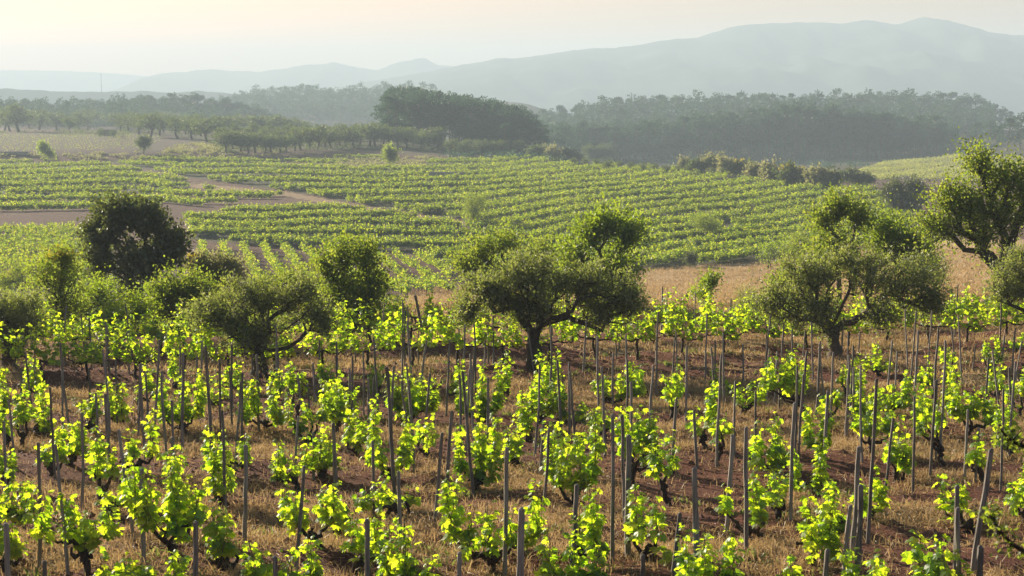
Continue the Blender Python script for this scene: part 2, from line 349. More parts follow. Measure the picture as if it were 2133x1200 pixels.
cover[..., 2] = np.maximum(np.where(bank, .8, grn), np.where(inpoly(ppx, ppy, [(0,640),(0,560),(400,565),(500,600),(840,618),(830,650)]), 0.5, 0))
ga = Acc()
i = np.arange(NR - 1)[:, None] * NC; j = np.arange(NC - 1)[None, :]
ga.add(np.stack([gx, gy, HZ], -1).reshape(-1, 3), np.stack([i + j, i + j + 1, i + NC + j + 1, i + NC + j], -1).reshape(-1, 4))
gme = ga.mesh('ground', M['ground'], True)
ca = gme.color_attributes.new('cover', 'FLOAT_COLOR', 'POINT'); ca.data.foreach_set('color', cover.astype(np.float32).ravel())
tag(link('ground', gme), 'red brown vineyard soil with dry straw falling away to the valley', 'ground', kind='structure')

# ------------------------------------------------------------ mountains
def ridge(name, prof, d, deep, base, seed, label, rough=1.0, cat='mountain', kind='structure', mat='mountain', x0=-900, x1=3000):
    n = 520; m = 60
    px = np.linspace(x0, x1, n); X = (px - 1066.5) / F * d
    crest = np.interp(px, [p[0] for p in prof], [(190 - p[1]) / F * d for p in prof])
    crest = crest + fbm(px / 22, px * 0, 4, seed) * d * 0.0007 * rough
    t = np.linspace(-1, 1, m)
    TT, XX = np.meshgrid(t, X, indexing='ij')
    prof_ = (1 - np.abs(TT)) ** 0.8
    spur = fbm(XX / (d * .035) , TT * 3 + 9, 4, seed + 2)
    Z = base + (crest[None] - base) * np.clip(prof_ * (1 + 0.5 * spur * (1 - prof_) * 2), 0, 1)
    Y = d + TT * deep * (1 + 0.15 * fbm(XX / (d * .05), TT * 0, 2, seed + 5) * (1 - prof_))
    a = Acc(); i = np.arange(m - 1)[:, None] * n; j = np.arange(n - 1)[None, :]
    a.add(np.stack([XX, Y, Z], -1).reshape(-1, 3), np.stack([i + j, i + j + 1, i + n + j + 1, i + n + j], -1).reshape(-1, 4))
    return tag(link(name, a.mesh(name, M[mat], True)), label, cat, kind=kind)
ridge('mountain_range', [(-900,200),(600,200),(800,165),(900,148),(960,136),(1040,121),(1066,123),(1150,111),(1240,99),(1310,96),(1370,86),(1450,79),(1510,58),(1590,48),(1680,47),(1750,49),(1790,40),(1820,45),(1850,51),(1880,44),(1910,36),(1960,44),(2000,54),(2040,66),(2133,76),(2400,95),(3000,120)], 3600, 1000, -75, 11, 'long pale mountain range rising to the right behind the haze')
ridge('mountain_ridge', [(-900,198),(240,196),(300,163),(350,152),(450,143),(500,147),(540,149),(600,142),(640,135),(700,130),(740,138),(790,146),(830,130),(870,122),(890,121),(915,136),(960,137),(1100,140),(3000,150)], 4700, 900, -80, 14, 'fainter low mountain ridge left of the high range')
ridge('distant_ridge', [(-900,156),(0,146),(140,147),(250,152),(330,160),(420,170),(700,190),(3000,200)], 5900, 600, -85, 18, 'faintest distant ridge at the far left horizon', rough=.6)
ridge('low_hills', [(-900,190),(0,184),(60,186),(110,188),(200,190),(250,190),(300,189),(360,192),(420,188),(520,196),(600,215),(3000,215)], 2100, 240, -60, 23, 'low hazy hills left of the pine hill', x0=-900, x1=900)

# ------------------------------------------------------------ haze
hx, hy0, hy1, hz0, hz1 = 5200, -30, 6700, -90, 176
ha = Acc(); c = np.array([(x, y, z) for z in (hz0, hz1) for y in (hy0, hy1) for x in (-hx, hx)])
ha.add(c, [(0,2,3,1),(4,5,7,6),(0,1,5,4),(2,6,7,3),(0,4,6,2),(1,3,7,5)])
hm, t, o_ = newmat('morning_haze'); v = t.nodes.new('ShaderNodeVolumePrincipled')
v.inputs['Color'].default_value = (.45, .565, .67, 1); v.inputs['Density'].default_value = HAZE; v.inputs['Anisotropy'].default_value = 0.12
t.links.new(v.outputs[0], o_.inputs['Volume'])
tag(link('haze', ha.mesh('haze', hm)), 'pale morning haze over the whole valley', 'haze', kind='stuff')

# ------------------------------------------------------------ vines
def wander(p0, p1, n, amp, rg, sag=0.0):
    t = np.linspace(0, 1, n)[:, None]
    P = np.asarray(p0)[None] * (1 - t) + np.asarray(p1)[None] * t
    w = np.cumsum(rg.normal(0, 1, (n, 3)), 0); w -= t * w[-1]
    P = P + w * amp / math.sqrt(n); P[:, 2] += sag * 4 * (t[:, 0] * (1 - t[:, 0]))
    return P
def shoot_leaves(acc, P, size, rg, tpl, spacing, jitter):
    """leaves along a cane path P (n,3)"""
    seg = np.linalg.norm(np.diff(P, axis=0), axis=1); Ln = seg.sum()
    n = max(3, int(Ln / spacing)); s = np.sort(rg.uniform(0.05, 1, n)) * Ln
    cs = np.concatenate([[0], np.cumsum(seg)])
    C = np.stack([np.interp(s, cs, P[:, k]) for k in range(3)], -1)
    ang = rg.uniform(0, 2 * math.pi, n); out = np.stack([np.cos(ang), np.sin(ang), rg.uniform(-.3, .5, n)], -1)
    C = C + out * jitter * rg.uniform(.3, 1, (n, 1))
    A = unit(out + np.array([0, 0, -0.55]) + rg.normal(0, .35, (n, 3)))
    Nn = np.array([0, 0, 1.0]) + rg.normal(0, .55, (n, 3)) + out * .5
    S = size * rg.uniform(.5, 1.35, n) * (1 - 0.5 * (s / Ln) ** 3)
    leaves(acc, C, A, Nn, S, tpl)
def bush_vine(base, box, seed, group, label, mat='vine', loose=None, arms=True):
    """base: ground point; box: crown (x0,x1,z0,z1) in metres relative to the base"""
    rg = np.random.default_rng(seed)
    x0, x1, z0, z1 = box; w = x1 - x0; h = z1 - z0; cx = (x0 + x1) / 2
    root = empty('grapevine', base); tag(root, label, 'grapevine', group)
    tr = Acc(); cane = Acc(); fo = Acc()
    zh = max(0.12, min(z0 * 0.4 + .04, .26))
    head = np.array([np.clip(cx * .35, -.15, .15) + rg.normal(0, .02), rg.normal(0, .04), zh])
    P = wander((0, 0, -.08), head, 9, .05, rg)
    tube(tr, P, np.linspace(.05, .038, 9) * rg.uniform(.85, 1.15, 9), 8, 0, rg, .12)
    tube(tr, [head + (0, 0, -.03), head + (0, 0, .03), head + (.01, 0, .07)], [.04, .048, .02], 8, 0, rg, .15)
    na = 2 + int(w > .55) + int(w > .9) + int(rg.random() < .5)
    heads = []
    for k in range(na):
        ax = cx + (k / max(na - 1, 1) - .5) * w * .62 + rg.normal(0, .03)
        tip = np.array([ax, rg.normal(0, .16), max(z0 + h * rg.uniform(.0, .16), zh + .08)])
        P = wander(head, tip, 9, .09, rg, sag=-.05)
        tube(tr, P, np.linspace(.03, .014, 9) * rg.uniform(.8, 1.25, 9), 7, 0, rg, .12); heads.append(P[-1]); heads.append(P[6])
    heads = np.array(heads)
    nb = max(2, int(round(w / .23))); bxs = x0 + w * (np.arange(nb) + .5 + rg.uniform(-.3, .3, nb)) / nb
    tops = h * rg.uniform(.5, 1.0, nb); tops[rg.integers(nb)] = h * 1.04
    if nb > 2 and rg.random() < .6: tops[0 if rg.random() < .5 else -1] = h * rg.uniform(.85, 1.02)
    for k in range(nb):
        bd = rg.normal(0, .16); ns = int(3 + tops[k] * 6)
        for q_ in range(ns):
            a = heads[np.argmin(abs(heads[:, 0] - bxs[k]) + rg.uniform(0, .15, len(heads)))]
            f = rg.uniform(.45, 1.0) if q_ else 1.0
            tip = np.array([bxs[k] + rg.normal(0, .035 + .04 * (1 - f)), a[1] * .5 + bd + rg.normal(0, .08), z0 + tops[k] * f])
            if q_ > 1 and rg.random() < .16: tip = a + np.array([rg.uniform(-.3, .3), rg.normal(0, .2), rg.uniform(-.12, .2)]); tip[0] = np.clip(tip[0], x0, x1)
            mid = np.array([bxs[k] * .8 + a[0] * .2, (a[1] + tip[1]) / 2, z0 + (tip[2] - z0) * .35])
            P = np.vstack([wander(a, mid, 5, .03, rg), wander(mid, tip, 6, .035, rg)[1:]]) if q_ <= 1 or tip[2] > mid[2] + .1 else wander(a, tip, 8, .04, rg, sag=.05)
            tube(fo, P, np.linspace(.007, .003, len(P)), 4, 1)
            shoot_leaves(fo, P, .10, rg, GRAPE if base[1] < 33 else GRAPE_LO, .037, .072)
    link('trunk', tr.mesh('trunk', M['bark'], True), root)
    link('foliage', fo.mesh('foliage', [M[mat], M['vinecane']]), root)
    return root
M['vinecane'] = woodmat('green_cane', (.10,.12,.03), (.2,.18,.06))

# photo catalogue: zoomed tiles (scale 2.4) -> (base x, base y, left, top, right, bottom, dark)
TA = [(110,560,90,240,150,430,0),(185,500,150,230,262,500,0),(330,640,350,365,432,600,0),(262,700,192,420,332,640,0),(450,480,393,245,495,402,0),
 (590,440,518,198,664,412,0),(700,372,672,140,772,295,0),(965,475,785,160,1012,445,0),(1070,362,1038,165,1138,325,1),(1320,470,1200,175,1445,425,0),
 (1500,430,1432,130,1528,265,1),(1560,560,1432,235,1645,460,0),(1690,480,1610,190,1730,420,0),(1134,700,1036,385,1252,650,0),(690,690,628,365,805,600,0),
 (510,850,430,480,600,700,0),(560,900,500,670,700,860,0),(895,1170,640,540,1012,960,0),(430,1185,182,725,605,1040,0),(1150,1180,1030,830,1192,1092,0),
 (1590,1055,1375,720,1725,960,0),(1500,770,1370,495,1505,740,0),(1610,700,1480,430,1702,692,0),(85,950,-30,650,202,930,0),(15,760,-50,540,45,700,0),
 (730,1330,500,1030,905,1250,0),(1430,1310,1200,945,1605,1290,0),(35,560,-20,305,62,470,0),(15,440,-50,215,60,385,1),(1660,300,1600,100,1665,215,1),(1385,330,1345,150,1420,270,1)]
TB = [(60,412,-5,165,122,365,0),(340,435,235,145,515,405,0),(290,720,118,320,375,680,0),(350,900,108,670,275,900,0),(100,1195,25,850,255,1095,0),
 (330,1310,160,940,545,1290,0),(765,1180,500,690,1050,1050,0),(700,770,578,375,852,710,0),(725,445,578,110,835,405,0),(1025,432,950,85,1112,400,0),
 (1175,470,1108,198,1255,435,0),(1200,865,1030,380,1335,740,0),(1320,345,1278,105,1562,300,0),(1500,735,1398,310,1595,600,0),(1345,520,1252,335,1400,465,0),
 (1655,850,1535,455,1730,665,0),(1180,1330,1028,925,1345,1280,0),(1680,420,1618,110,1740,300,0),(10,1010,-40,760,45,930,0),(340,880,325,780,385,860,0)]
TC = [(130,560,66,225,180,490,0),(205,640,158,370,264,480,0),(640,400,400,68,665,275,0),(310,400,258,215,440,335,0),(480,680,348,370,560,685,0),
 (352,1045,212,680,435,925,0),(515,905,400,635,560,820,0),(690,800,565,495,755,790,0),(835,305,778,85,908,240,0),(1010,200,925,15,1060,180,1),
 (1040,385,945,155,1150,372,0),(950,590,858,275,1105,480,0),(745,450,690,245,815,345,0),(1190,268,1178,105,1355,245,0),(1325,645,1168,295,1345,475,0),
 (1465,500,1350,185,1582,430,0),(970,915,850,650,1022,865,0),(815,990,655,670,850,1000,0),(1440,985,1322,715,1562,905,0),(150,1330,0,915,282,1290,0),
 (525,1350,440,1065,602,1290,0),(935,1340,780,1035,1092,1290,0),(1310,1330,1175,990,1465,1290,0),(1500,720,1438,465,1545,625,0),(1555,200,1495,0,1615,110,1),
 (1590,320,1545,115,1645,275,0),(1700,420,1650,135,1760,305,0),(190,300,145,140,255,265,1),(1360,260,1300,40,1372,120,1),(870,360,862,160,930,250,1),(1690,90,1650,-20,1728,60,1)]
vines = []
for tile, ox in ((TA, 0), (TB, 700), (TC, 1413)):
    for v in tile:
        bx, by, l, tp, r, b, dk = v
        vines.append((ox + bx / 2.4, 700 + by / 2.4, ox + l / 2.4, 700 + tp / 2.4, ox + r / 2.4, 700 + b / 2.4, dk))
_rg = np.random.default_rng(5); _base = [(v[0], v[1]) for v in vines]
for _ in range(6000):
    bx = _rg.uniform(-20, 2150); by = _rg.uniform(812, 1190)
    k = mpp(at(bx, by)); q_ = .0085 / k
    if all(abs(bx - a) > 78 * q_ or abs(by - b) > 36 * q_ for a, b in _base) and not (1010 < bx < 1100 and by > 1100):
        _base.append((bx, by)); w = _rg.uniform(.26, .5) / k; h = _rg.uniform(.6, .95) / k; c = bx + _rg.normal(0, 6)
        vines.append((bx, by, c - w / 2, by - h - .2 / k, c + w / 2, by - .2 / k, 0))
    if len(vines) >= 110: break
BANDS = [(1195, 9999, 'cut by the bottom edge'), (1080, 1195, 'of the lowest band of whole plants'), (985, 1080, 'of the second band from below'),
         (905, 985, 'of the middle band'), (0, 905, 'just in front of the trellised rows')]
ORD = ['leftmost', 'second', 'third', 'fourth', 'fifth', 'sixth', 'seventh', 'eighth', 'ninth', 'tenth', 'eleventh', 'twelfth', 'thirteenth', 'fourteenth',
       'fifteenth', 'sixteenth', 'seventeenth', 'eighteenth', 'nineteenth', 'twentieth']
def nth(i):
    return ORD[i] + (' from the left' if i else '') if i < 20 else '%d%s from the left' % (i + 1, {1: 'st', 2: 'nd', 3: 'rd'}.get((i + 1) % 10, 'th') if (i + 1) // 10 != 1 else 'th')
for lo, hi, where in BANDS:
    sel = sorted([v for v in vines if lo <= v[1] < hi])
    for i, v in enumerate(sel):
        bx, by, l, tp, r, b, dk = v
        base = at(bx, by); k = mpp(base)
        w = (r - l) * k; h = (b - tp) * k
        box = ((l - bx) * k, (r - bx) * k, (by - b) * k * 1.0, (by - tp) * k * 1.0)
        look = 'shaded dark green' if dk else 'backlit yellow green'
        shp = 'broad' if w > 1.05 else ('slender' if w < .5 else 'bushy')
        bush_vine(base, box, 1000 + int(bx * 7 + by), 'bush vines in the near plot', '%s %s grapevine, %s %s' % (shp, look, nth(i), where))

# stakes ------------------------------------------------------
SA = [(320,20,350,450),(178,105,180,320),(117,150,117,540),(312,170,318,545),(275,240,278,720),(62,308,78,660),(35,415,33,915),(229,505,186,1165),(295,525,347,1200),(432,365,408,880),(461,150,455,430),(541,278,546,700,1.3),(587,110,590,455),(612,450,672,1025),(643,-25,648,190),(545,-30,545,190),(808,10,755,575,1.2),(741,178,743,530),(727,645,722,1140,1.2),(861,320,866,560),(922,80,908,560,1.2),(875,490,878,1090),(1050,30,1072,765,1.2),(1120,360,1127,875),(1155,165,1160,460),(1244,525,1224,1032,1.2),(1260,60,1262,210),(1290,85,1296,480),(1384,25,1387,270),(1493,190,1522,440),(1540,240,1545,420),(1497,390,1468,690),(1527,635,1474,1190),(1568,130,1576,330),(1567,480,1563,720),(1678,412,1690,990,1.5),(1597,20,1597,200),(1687,20,1692,330),(45,925,46,1330,1.7),(232,1115,232,1400,1.3),(987,915,984,1400,1.6),(1380,1090,1378,1390,1.4),(5,380,5,1000)]
SB = [(168,200,173,600),(185,520,187,800),(266,170,275,500,1.2),(258,140,300,872,1.2),(335,80,338,430),(412,-30,412,150),(455,20,400,412,1.1),(632,170,686,802,1.2),(643,120,666,350),(672,85,687,390),(582,365,545,950,1.2),(533,470,492,925),(748,-20,742,150),(788,-20,788,160),(317,660,322,1062,1.3),(160,905,150,1380,1.5),(620,1065,613,1390,1.5),(855,535,838,1200,1.1),(928,850,914,1400,2.2),(958,-50,991,180),(985,-50,994,160),(1075,150,1066,410),(1036,410,1020,700),(1064,450,1030,872,1.1),(1132,195,1139,440),(1202,730,1180,1192,1.4),(1304,-10,1317,355,1.2),(1383,80,1384,350),(1378,375,1384,1140,1.2),(1451,45,1446,300),(1424,375,1446,975,1.1),(1459,485,1466,1105,1.7),(1470,215,1480,690,1.1),(1601,-20,1597,300),(1581,140,1558,520,1.1),(1690,0,1674,340),(1695,295,1683,610,1.1),(1532,1085,1528,1390,1.4),(1716,880,1678,1210,1.3),(8,60,14,310)]
SC = [(40,45,38,440),(75,365,95,660,1.1),(70,635,95,1200,1.6),(135,60,135,230),(180,15,182,240),(220,-20,226,340),(208,80,188,655,1.1),(322,40,325,240),(266,485,242,988,1.5),(336,450,346,1085,1.2),(384,270,386,515),(492,75,480,362,1.1),(500,180,504,382),(575,325,554,935,1.3),(632,-35,625,100),(699,30,689,402,1.2),(736,265,724,712,1.2),(762,70,756,450),(820,-75,812,110,1.2),(848,-12,843,300),(868,150,872,450),(891,540,866,1105,1.6),(908,740,890,1200,1.7),(850,835,824,1220,1.6),(971,195,940,1035,1.2),(1066,20,1043,275,1.1),(1085,70,1083,360),(1064,400,1019,872,1.1),(1186,-35,1182,290,1.1),(1167,290,1181,792,1.1),(1282,-55,1268,325),(1319,10,1314,645,1.2),(1362,-50,1398,232,1.1),(1482,40,1465,182),(1438,360,1430,722),(1493,450,1488,725),(1536,100,1527,475,1.3),(1547,550,1462,1215,1.8),(1380,735,1386,1240,1.3),(1378,840,1402,1300,1.5),(1503,1045,1497,1350,1.9),(1616,-10,1609,210,1.1),(1643,150,1656,470),(1620,260,1611,775),(1674,-45,1668,180),(736,1055,723,1320,1.4)]
SU = [(840,623,838,770,1.2),(866,613,884,700,2.4),(893,640,895,700),(955,672,959,735),(1027,655,1028,757,1.2),(1011,695,1009,757),(1378,594,1377,700,1.2),(1370,647,1366,760,1.2),(1241,695,1242,760),(1290,688,1289,730),(1150,640,1151,700),(1990,590,1988,706,1.2),(1447,608,1447,690),(1521,620,1521,695),(189,661,191,770),(226,676,227,775,1.2),(269,692,269,770,1.2),(135,720,135,760),(1632,673,1628,745),(1790,690,1788,735),(740,700,741,760)]
stakes = [(s, 0) for s in SU]
for tile, ox in ((SA, 0), (SB, 700), (SC, 1413)):
    for s in tile: stakes.append(((ox + s[0] / 2.4, 700 + s[1] / 2.4, ox + s[2] / 2.4, 700 + s[3] / 2.4) + tuple(s[4:]), 1))
def stake(xt, yt, xb, yb, fat, seed, label):
    rg = np.random.default_rng(seed); b = at(xb, yb); k = mpp(b)
    ln = math.hypot((xt - xb), (yt - yb)) * k
    top = np.array([(xt - xb) * k + b[0] / b[1] * 0.0, rg.normal(0, .05) * ln, (yb - yt) * k * .985])
    P = wander((0, 0, -.12), top, 8, .012 * ln, rg)
    r = .0205 * (1 + .62 * (fat - 1)) * rg.uniform(.9, 1.15)
    a = Acc(); tube(a, P, r * np.linspace(1.1, .9, 8) * rg.uniform(.94, 1.06, 8), 7, 0, rg, .07)
    tip = P[-1]; tube(a, [tip - (0, 0, .004), tip + (rg.normal(0, r * .3), 0, .012)], [r * .85, r * .4], 7)
    o = link('wooden_stake', a.mesh('wooden_stake', M['stake'], False), None, b)
    tag(o, label, 'stake', 'wooden stakes of the near plot')
    if rg.random() < .35 and ln > .9:
        t_ = rg.uniform(.35, .75); c = P[int(t_ * 7)]; a = Acc(); an = np.linspace(0, 2 * math.pi, 9)
        tube(a, np.stack([c[0] + (r * 1.25) * np.cos(an), c[1] + (r * 1.25) * np.sin(an), c[2] + .012 * np.sin(an)], -1), .004, 4, cap=False)
        tube(a, [c + (r, 0, 0), c + (r + .05, 0, -.02), c + (r + .07, 0, -.07)], .003, 4); link('tie', a.mesh('tie', M['straw']), o)
    return o
for _ in range(80):
    x = _rg.uniform(10, 2120); y = _rg.uniform(745, 1010); h = _rg.uniform(1.25, 1.6) / mpp(at(x, y)); stakes.append(((x + _rg.normal(0, 9), y - h, x, y, _rg.uniform(.85, 1.05)), 1))
SB_ = [(1195, 9999, 'cut by the bottom edge'), (1080, 1195, 'rooted in the lowest whole band'), (985, 1080, 'rooted in the second band from below'), (905, 985, 'rooted in the middle band'),
       (840, 905, 'rooted in the upper band'), (780, 840, 'rooted near the trellised rows'), (0, 780, 'along the trellised rows')]
for lo, hi, where in SB_:
    sel = sorted([s for s, _ in stakes if lo <= s[3] < hi], key=lambda s: s[2])
    for i, s in enumerate(sel):
        fat = s[4] if len(s) > 4 else 1.0
        lean = (s[2] - s[0]) / max(s[3] - s[1], 1)
        lk = 'leaning left' if lean > .06 else ('leaning right' if lean < -.06 else 'upright')
        th = 'thick' if fat >= 1.5 else 'thin'
        stake(s[0], s[1], s[2], s[3], fat, int(s[0] * 13 + s[1]), '%s %s weathered stake, %s %s' % (th, lk, nth(i), where))

# trellised rows ----------------------------------------------
row_px = [(-60,797),(70,793),(400,786),(929,762),(1341,745),(1600,729),(2011,712),(2200,705)]
def row_y(px, back):
    p = at(px, np.interp(px, [a for a, _ in row_px], [b for _, b in row_px])); y = p[1] + back
    x = (px - 1066.5) / F * y; return np.array([x, y, float(H(x, y))])
protos = []
for s in range(6):
    rg = np.random.default_rng(300 + s); tr, fo = Acc(), Acc()
    P = wander((0, 0, -.08), (rg.normal(0, .03), 0, .5), 8, .05, rg); tube(tr, P, np.linspace(.04, .03, 8), 7, 0, rg, .12)
    for sd in (-1, 1):
        A = wander(P[-1] - (0, 0, .03), (sd * .62, rg.normal(0, .03), .56 + rg.normal(0, .04)), 9, .09, rg, -.05)
        tube(tr, A, np.linspace(.026, .015, 9), 6, 0, rg, .1)
        for q_ in range(9):
            a = A[min(8, rg.integers(1, 9))]
            tip = a + np.array([rg.normal(0, .12), rg.normal(0, .12), rg.uniform(.4, .95)])
            if rg.random() < .25: tip = a + np.array([rg.normal(0, .2), rg.normal(0, .2), rg.uniform(.0, .3)])
            C = wander(a, tip, 7, .05, rg, .03); tube(tr, C, np.linspace(.006, .003, 7), 4)
            shoot_leaves(fo, C, .12, rg, GRAPE_LO, .036, .08)
    protos.append((tr.mesh('trunk', M['bark'], True), fo.mesh('foliage', M['vine'])))
def put_vine(p, rz, proto, scale, label, group, name='grapevine'):
    r = empty(name, p); r.rotation_euler = (0, 0, rz); r.scale = scale; tag(r, label, 'grapevine', group)
    link('trunk', proto[0], r); link('foliage', proto[1], r); return r
nindiv = len(vines)
for ri, (back, lab) in enumerate(((0, 'front'), (4.6, 'rear'))):
    pts = []; px = -30.0
    while px < 2175:
        pts.append((px, row_y(px, back))); px += 1.12 / mpp(pts[-1][1])
    for i, (px, p) in enumerate(pts):
        rg = np.random.default_rng(ri * 500 + i)
        s = rg.uniform(.88, 1.12); mirror = 1 if rg.random() < .5 else -1
        put_vine(p + (0, rg.normal(0, .05), 0), -.28 + (0 if mirror > 0 else math.pi) + rg.normal(0, .08), protos[rg.integers(6)], (1.0, 1.0, s),
                 'trained cordon grapevine, %s in the %s trellised row' % (nth(i), lab), 'trained vines of the %s trellised row' % lab); nindiv += 1
    for hgt, nm in ((.56, 'lower'), (1.0, 'upper')):
        a = Acc(); W = np.array([row_y(x, back) + (0, 0, hgt) for x in np.linspace(-60, 2190, 60)])
        W[:, 2] = np.convolve(np.pad(W[:, 2], 3, 'edge'), np.ones(7) / 7, 'valid')
        tube(a, W, .004, 4); o = link('trellis_wire', a.mesh('trellis_wire', M['wire'])); tag(o, 'thin %s wire strung along the %s trellised row' % (nm, lab), 'wire')

# ------------------------------------------------------------ vineyard plots in the valley
def plot_pts(poly, d0, d1, ang, rs, ps, seed, gap=True):
    rg = np.random.default_rng(seed); u = np.array([math.cos(ang), math.sin(ang)]); v = np.array([-u[1], u[0]])
    cx = 0; cyy = (d0 + d1) / 2; n = int(700 / rs); m = int(700 / ps)
    I, J = np.meshgrid(np.arange(-n // 2, n // 2), np.arange(-m // 2, m // 2), indexing='ij')
    curve = 6 * np.sin(J * ps / 90.0)
    X = cx + (J * ps) * u[0] + (I * rs + curve) * v[0]; Y = cyy + (J * ps) * u[1] + (I * rs + curve) * v[1]
    X = X.ravel() + rg.normal(0, .12, X.size); Y = Y.ravel() + rg.normal(0, .12, Y.size)
    kk = k = (Y > d0) & (Y < d1) & (abs(X) < .36 * Y + 3); X, Y = X[k], Y[k]
    Z = H(X, Y); a, b = proj(X, Y, Z)
    k = inpoly(a, b, poly) & (rg.random(len(a)) > .04)
    if gap: k &= (np.mod(-terr(a, b), 1.0) > .27) & (fbm(X / 14, Y / 14, 2, 71) > -.62)
    return np.stack([X[k], Y[k], Z[k]], -1)
def contour_pts(poly, seed, subs=(.26, .54), ps=.8):
    """vines in rows that follow the terraces"""
    rg = np.random.default_rng(seed); Dd = np.exp(np.linspace(math.log(145), math.log(470), 1600)); out = []
    x0 = min(q[0] for q in poly); x1 = max(q[0] for q in poly); px = max(x0, -60)
    while px < min(x1, 2190):
        X = (px - 1066.5) / F * Dd; Z = H(X, Dd); a, b = proj(X, Dd, Z); t = np.mod(-terr(a, b), 1.0); ok = inpoly(a, b, poly)
        for s in subs:
            c = np.nonzero((t[:-1] < s) & (t[1:] >= s) & (abs(t[1:] - t[:-1]) < .5) & ok[1:])[0]
            for i in c: 
                if rg.random() < 3.3 * F / Dd[i] * 1.0 / (ps * 12.0) * .42: out.append((X[i], Dd[i], Z[i]))
        px += 3.3
    P = np.array(out); P[:, 0] += rg.normal(0, .15, len(P)); P[:, 1] += rg.normal(0, .25, len(P)); P[:, 2] = H(P[:, 0], P[:, 1]); return P[(rg.random(len(P)) > .07) & (fbm(P[:, 0] / 7, P[:, 1] / 16, 2, 72) > -.52)]
S1 = contour_pts(PM, 1); S2 = contour_pts(PL, 2); S3 = contour_pts(PU, 3); S4 = contour_pts(PA, 4); S5 = contour_pts(PS, 5)
S6 = plot_pts(PB, 120, 225, R(84), 2.3, 1.1, 6, False)
S7 = plot_pts(PC, 120, 225, R(98), 2.3, 1.1, 7, False)
S8 = plot_pts(PR, 380, 760, R(60), 2.8, 1.3, 8)
print('field vines', [len(s) for s in (S1, S2, S3, S4, S5, S6, S7, S8)])
def field_leaves(acc, P, nsh, nl, size, hgt, wid, seed, tpl=KITE):
    rg = np.random.default_rng(seed); n = len(P)
    if n == 0: return
    vig = rg.uniform(.75, 1.2, (n, 1, 1))
    az = rg.uniform(0, 2 * math.pi, (n, nsh)); r = wid * rg.uniform(.2, 1, (n, nsh)); hh = hgt * rg.uniform(.45, 1.0, (n, nsh))
    tip = np.stack([np.cos(az) * r, np.sin(az) * r, hh], -1) * vig
    t = rg.uniform(.25, 1, (n, nsh, nl, 1)); t2 = t ** 1.0
    st = np.array([0, 0, .3]); pos = st + (tip[:, :, None, :] - st) * t2
    pos = pos + rg.normal(0, size * .45, pos.shape) + P[:, None, None, :]
    pos = pos.reshape(-1, 3); m = len(pos)
    A = rg.normal(0, 1, (m, 3)); A[:, 2] = A[:, 2] * .6 + .35
    leaves(acc, pos, A, rg.normal(0, 1, (m, 3)) + (0, 0, .6), size * rg.uniform(.7, 1.3, m), tpl)
near = np.concatenate([S6, S7, S2, S1]); dd = near[:, 1]; order = np.argsort(dd)
NI = max(0, 298 - nindiv); ind = near[order[:NI]]
fprotos = []
for s in range(5):
    tr, fo = Acc(), Acc(); rg = np.random.default_rng(60 + s)
    tube(tr, wander((0, 0, -.1), (0, 0, .4), 5, .05, rg), .04, 5)
    for k in range(3):
        tube(tr, wander((0, 0, .35), (rg.normal(0, .25), rg.normal(0, .25), .7), 5, .05, rg), np.linspace(.025, .01, 5), 4)
    field_leaves(fo, np.zeros((1, 3)), 8, 10, .2, 1.25, .42, 70 + s); fprotos.append((tr.mesh('trunk', M['bark'], True), fo.mesh('foliage', M['vine_far'])))
for i, p in enumerate(ind):
    rg = np.random.default_rng(9000 + i)
    put_vine(p, rg.uniform(0, 6.28), fprotos[i % 5], (1, 1, rg.uniform(.85, 1.15)), 'small grapevine of the sparse valley rows just behind the olive trees', 'nearest vines of the valley plots')
rest = near[order[NI:]]
fa = Acc()
nr = rest[rest[:, 1] < 260]; fr = rest[rest[:, 1] >= 260]
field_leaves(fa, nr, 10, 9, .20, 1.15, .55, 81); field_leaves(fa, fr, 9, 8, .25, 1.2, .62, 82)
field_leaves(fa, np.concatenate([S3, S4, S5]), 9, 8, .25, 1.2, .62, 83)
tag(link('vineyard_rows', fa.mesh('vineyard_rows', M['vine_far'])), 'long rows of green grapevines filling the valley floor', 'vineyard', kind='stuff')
fa = Acc(); field_leaves(fa, S8, 5, 5, .34, 1.2, .5, 84)
tag(link('vineyard_rows', fa.mesh('vineyard_rows', M['vine_pale'])), 'pale yellow green vineyard rows beyond the gully on the right', 'vineyard', kind='stuff')
# young vines of the brown plot
BP = [(-200,318),(100,318),(270,312),(330,300),(340,285),(270,281),(-200,281)]
S9 = plot_pts(BP, 400, 640, R(5), 4.5, 2.6, 9, False)
fa = Acc(); field_leaves(fa, S9, 3, 3, .22, .55, .25, 85)
tag(link('young_vineyard_rows', fa.mesh('young_vineyard_rows', M['vine_far'])), 'sparse young vines dotted over the brown plot at the left', 'vineyard', kind='stuff')

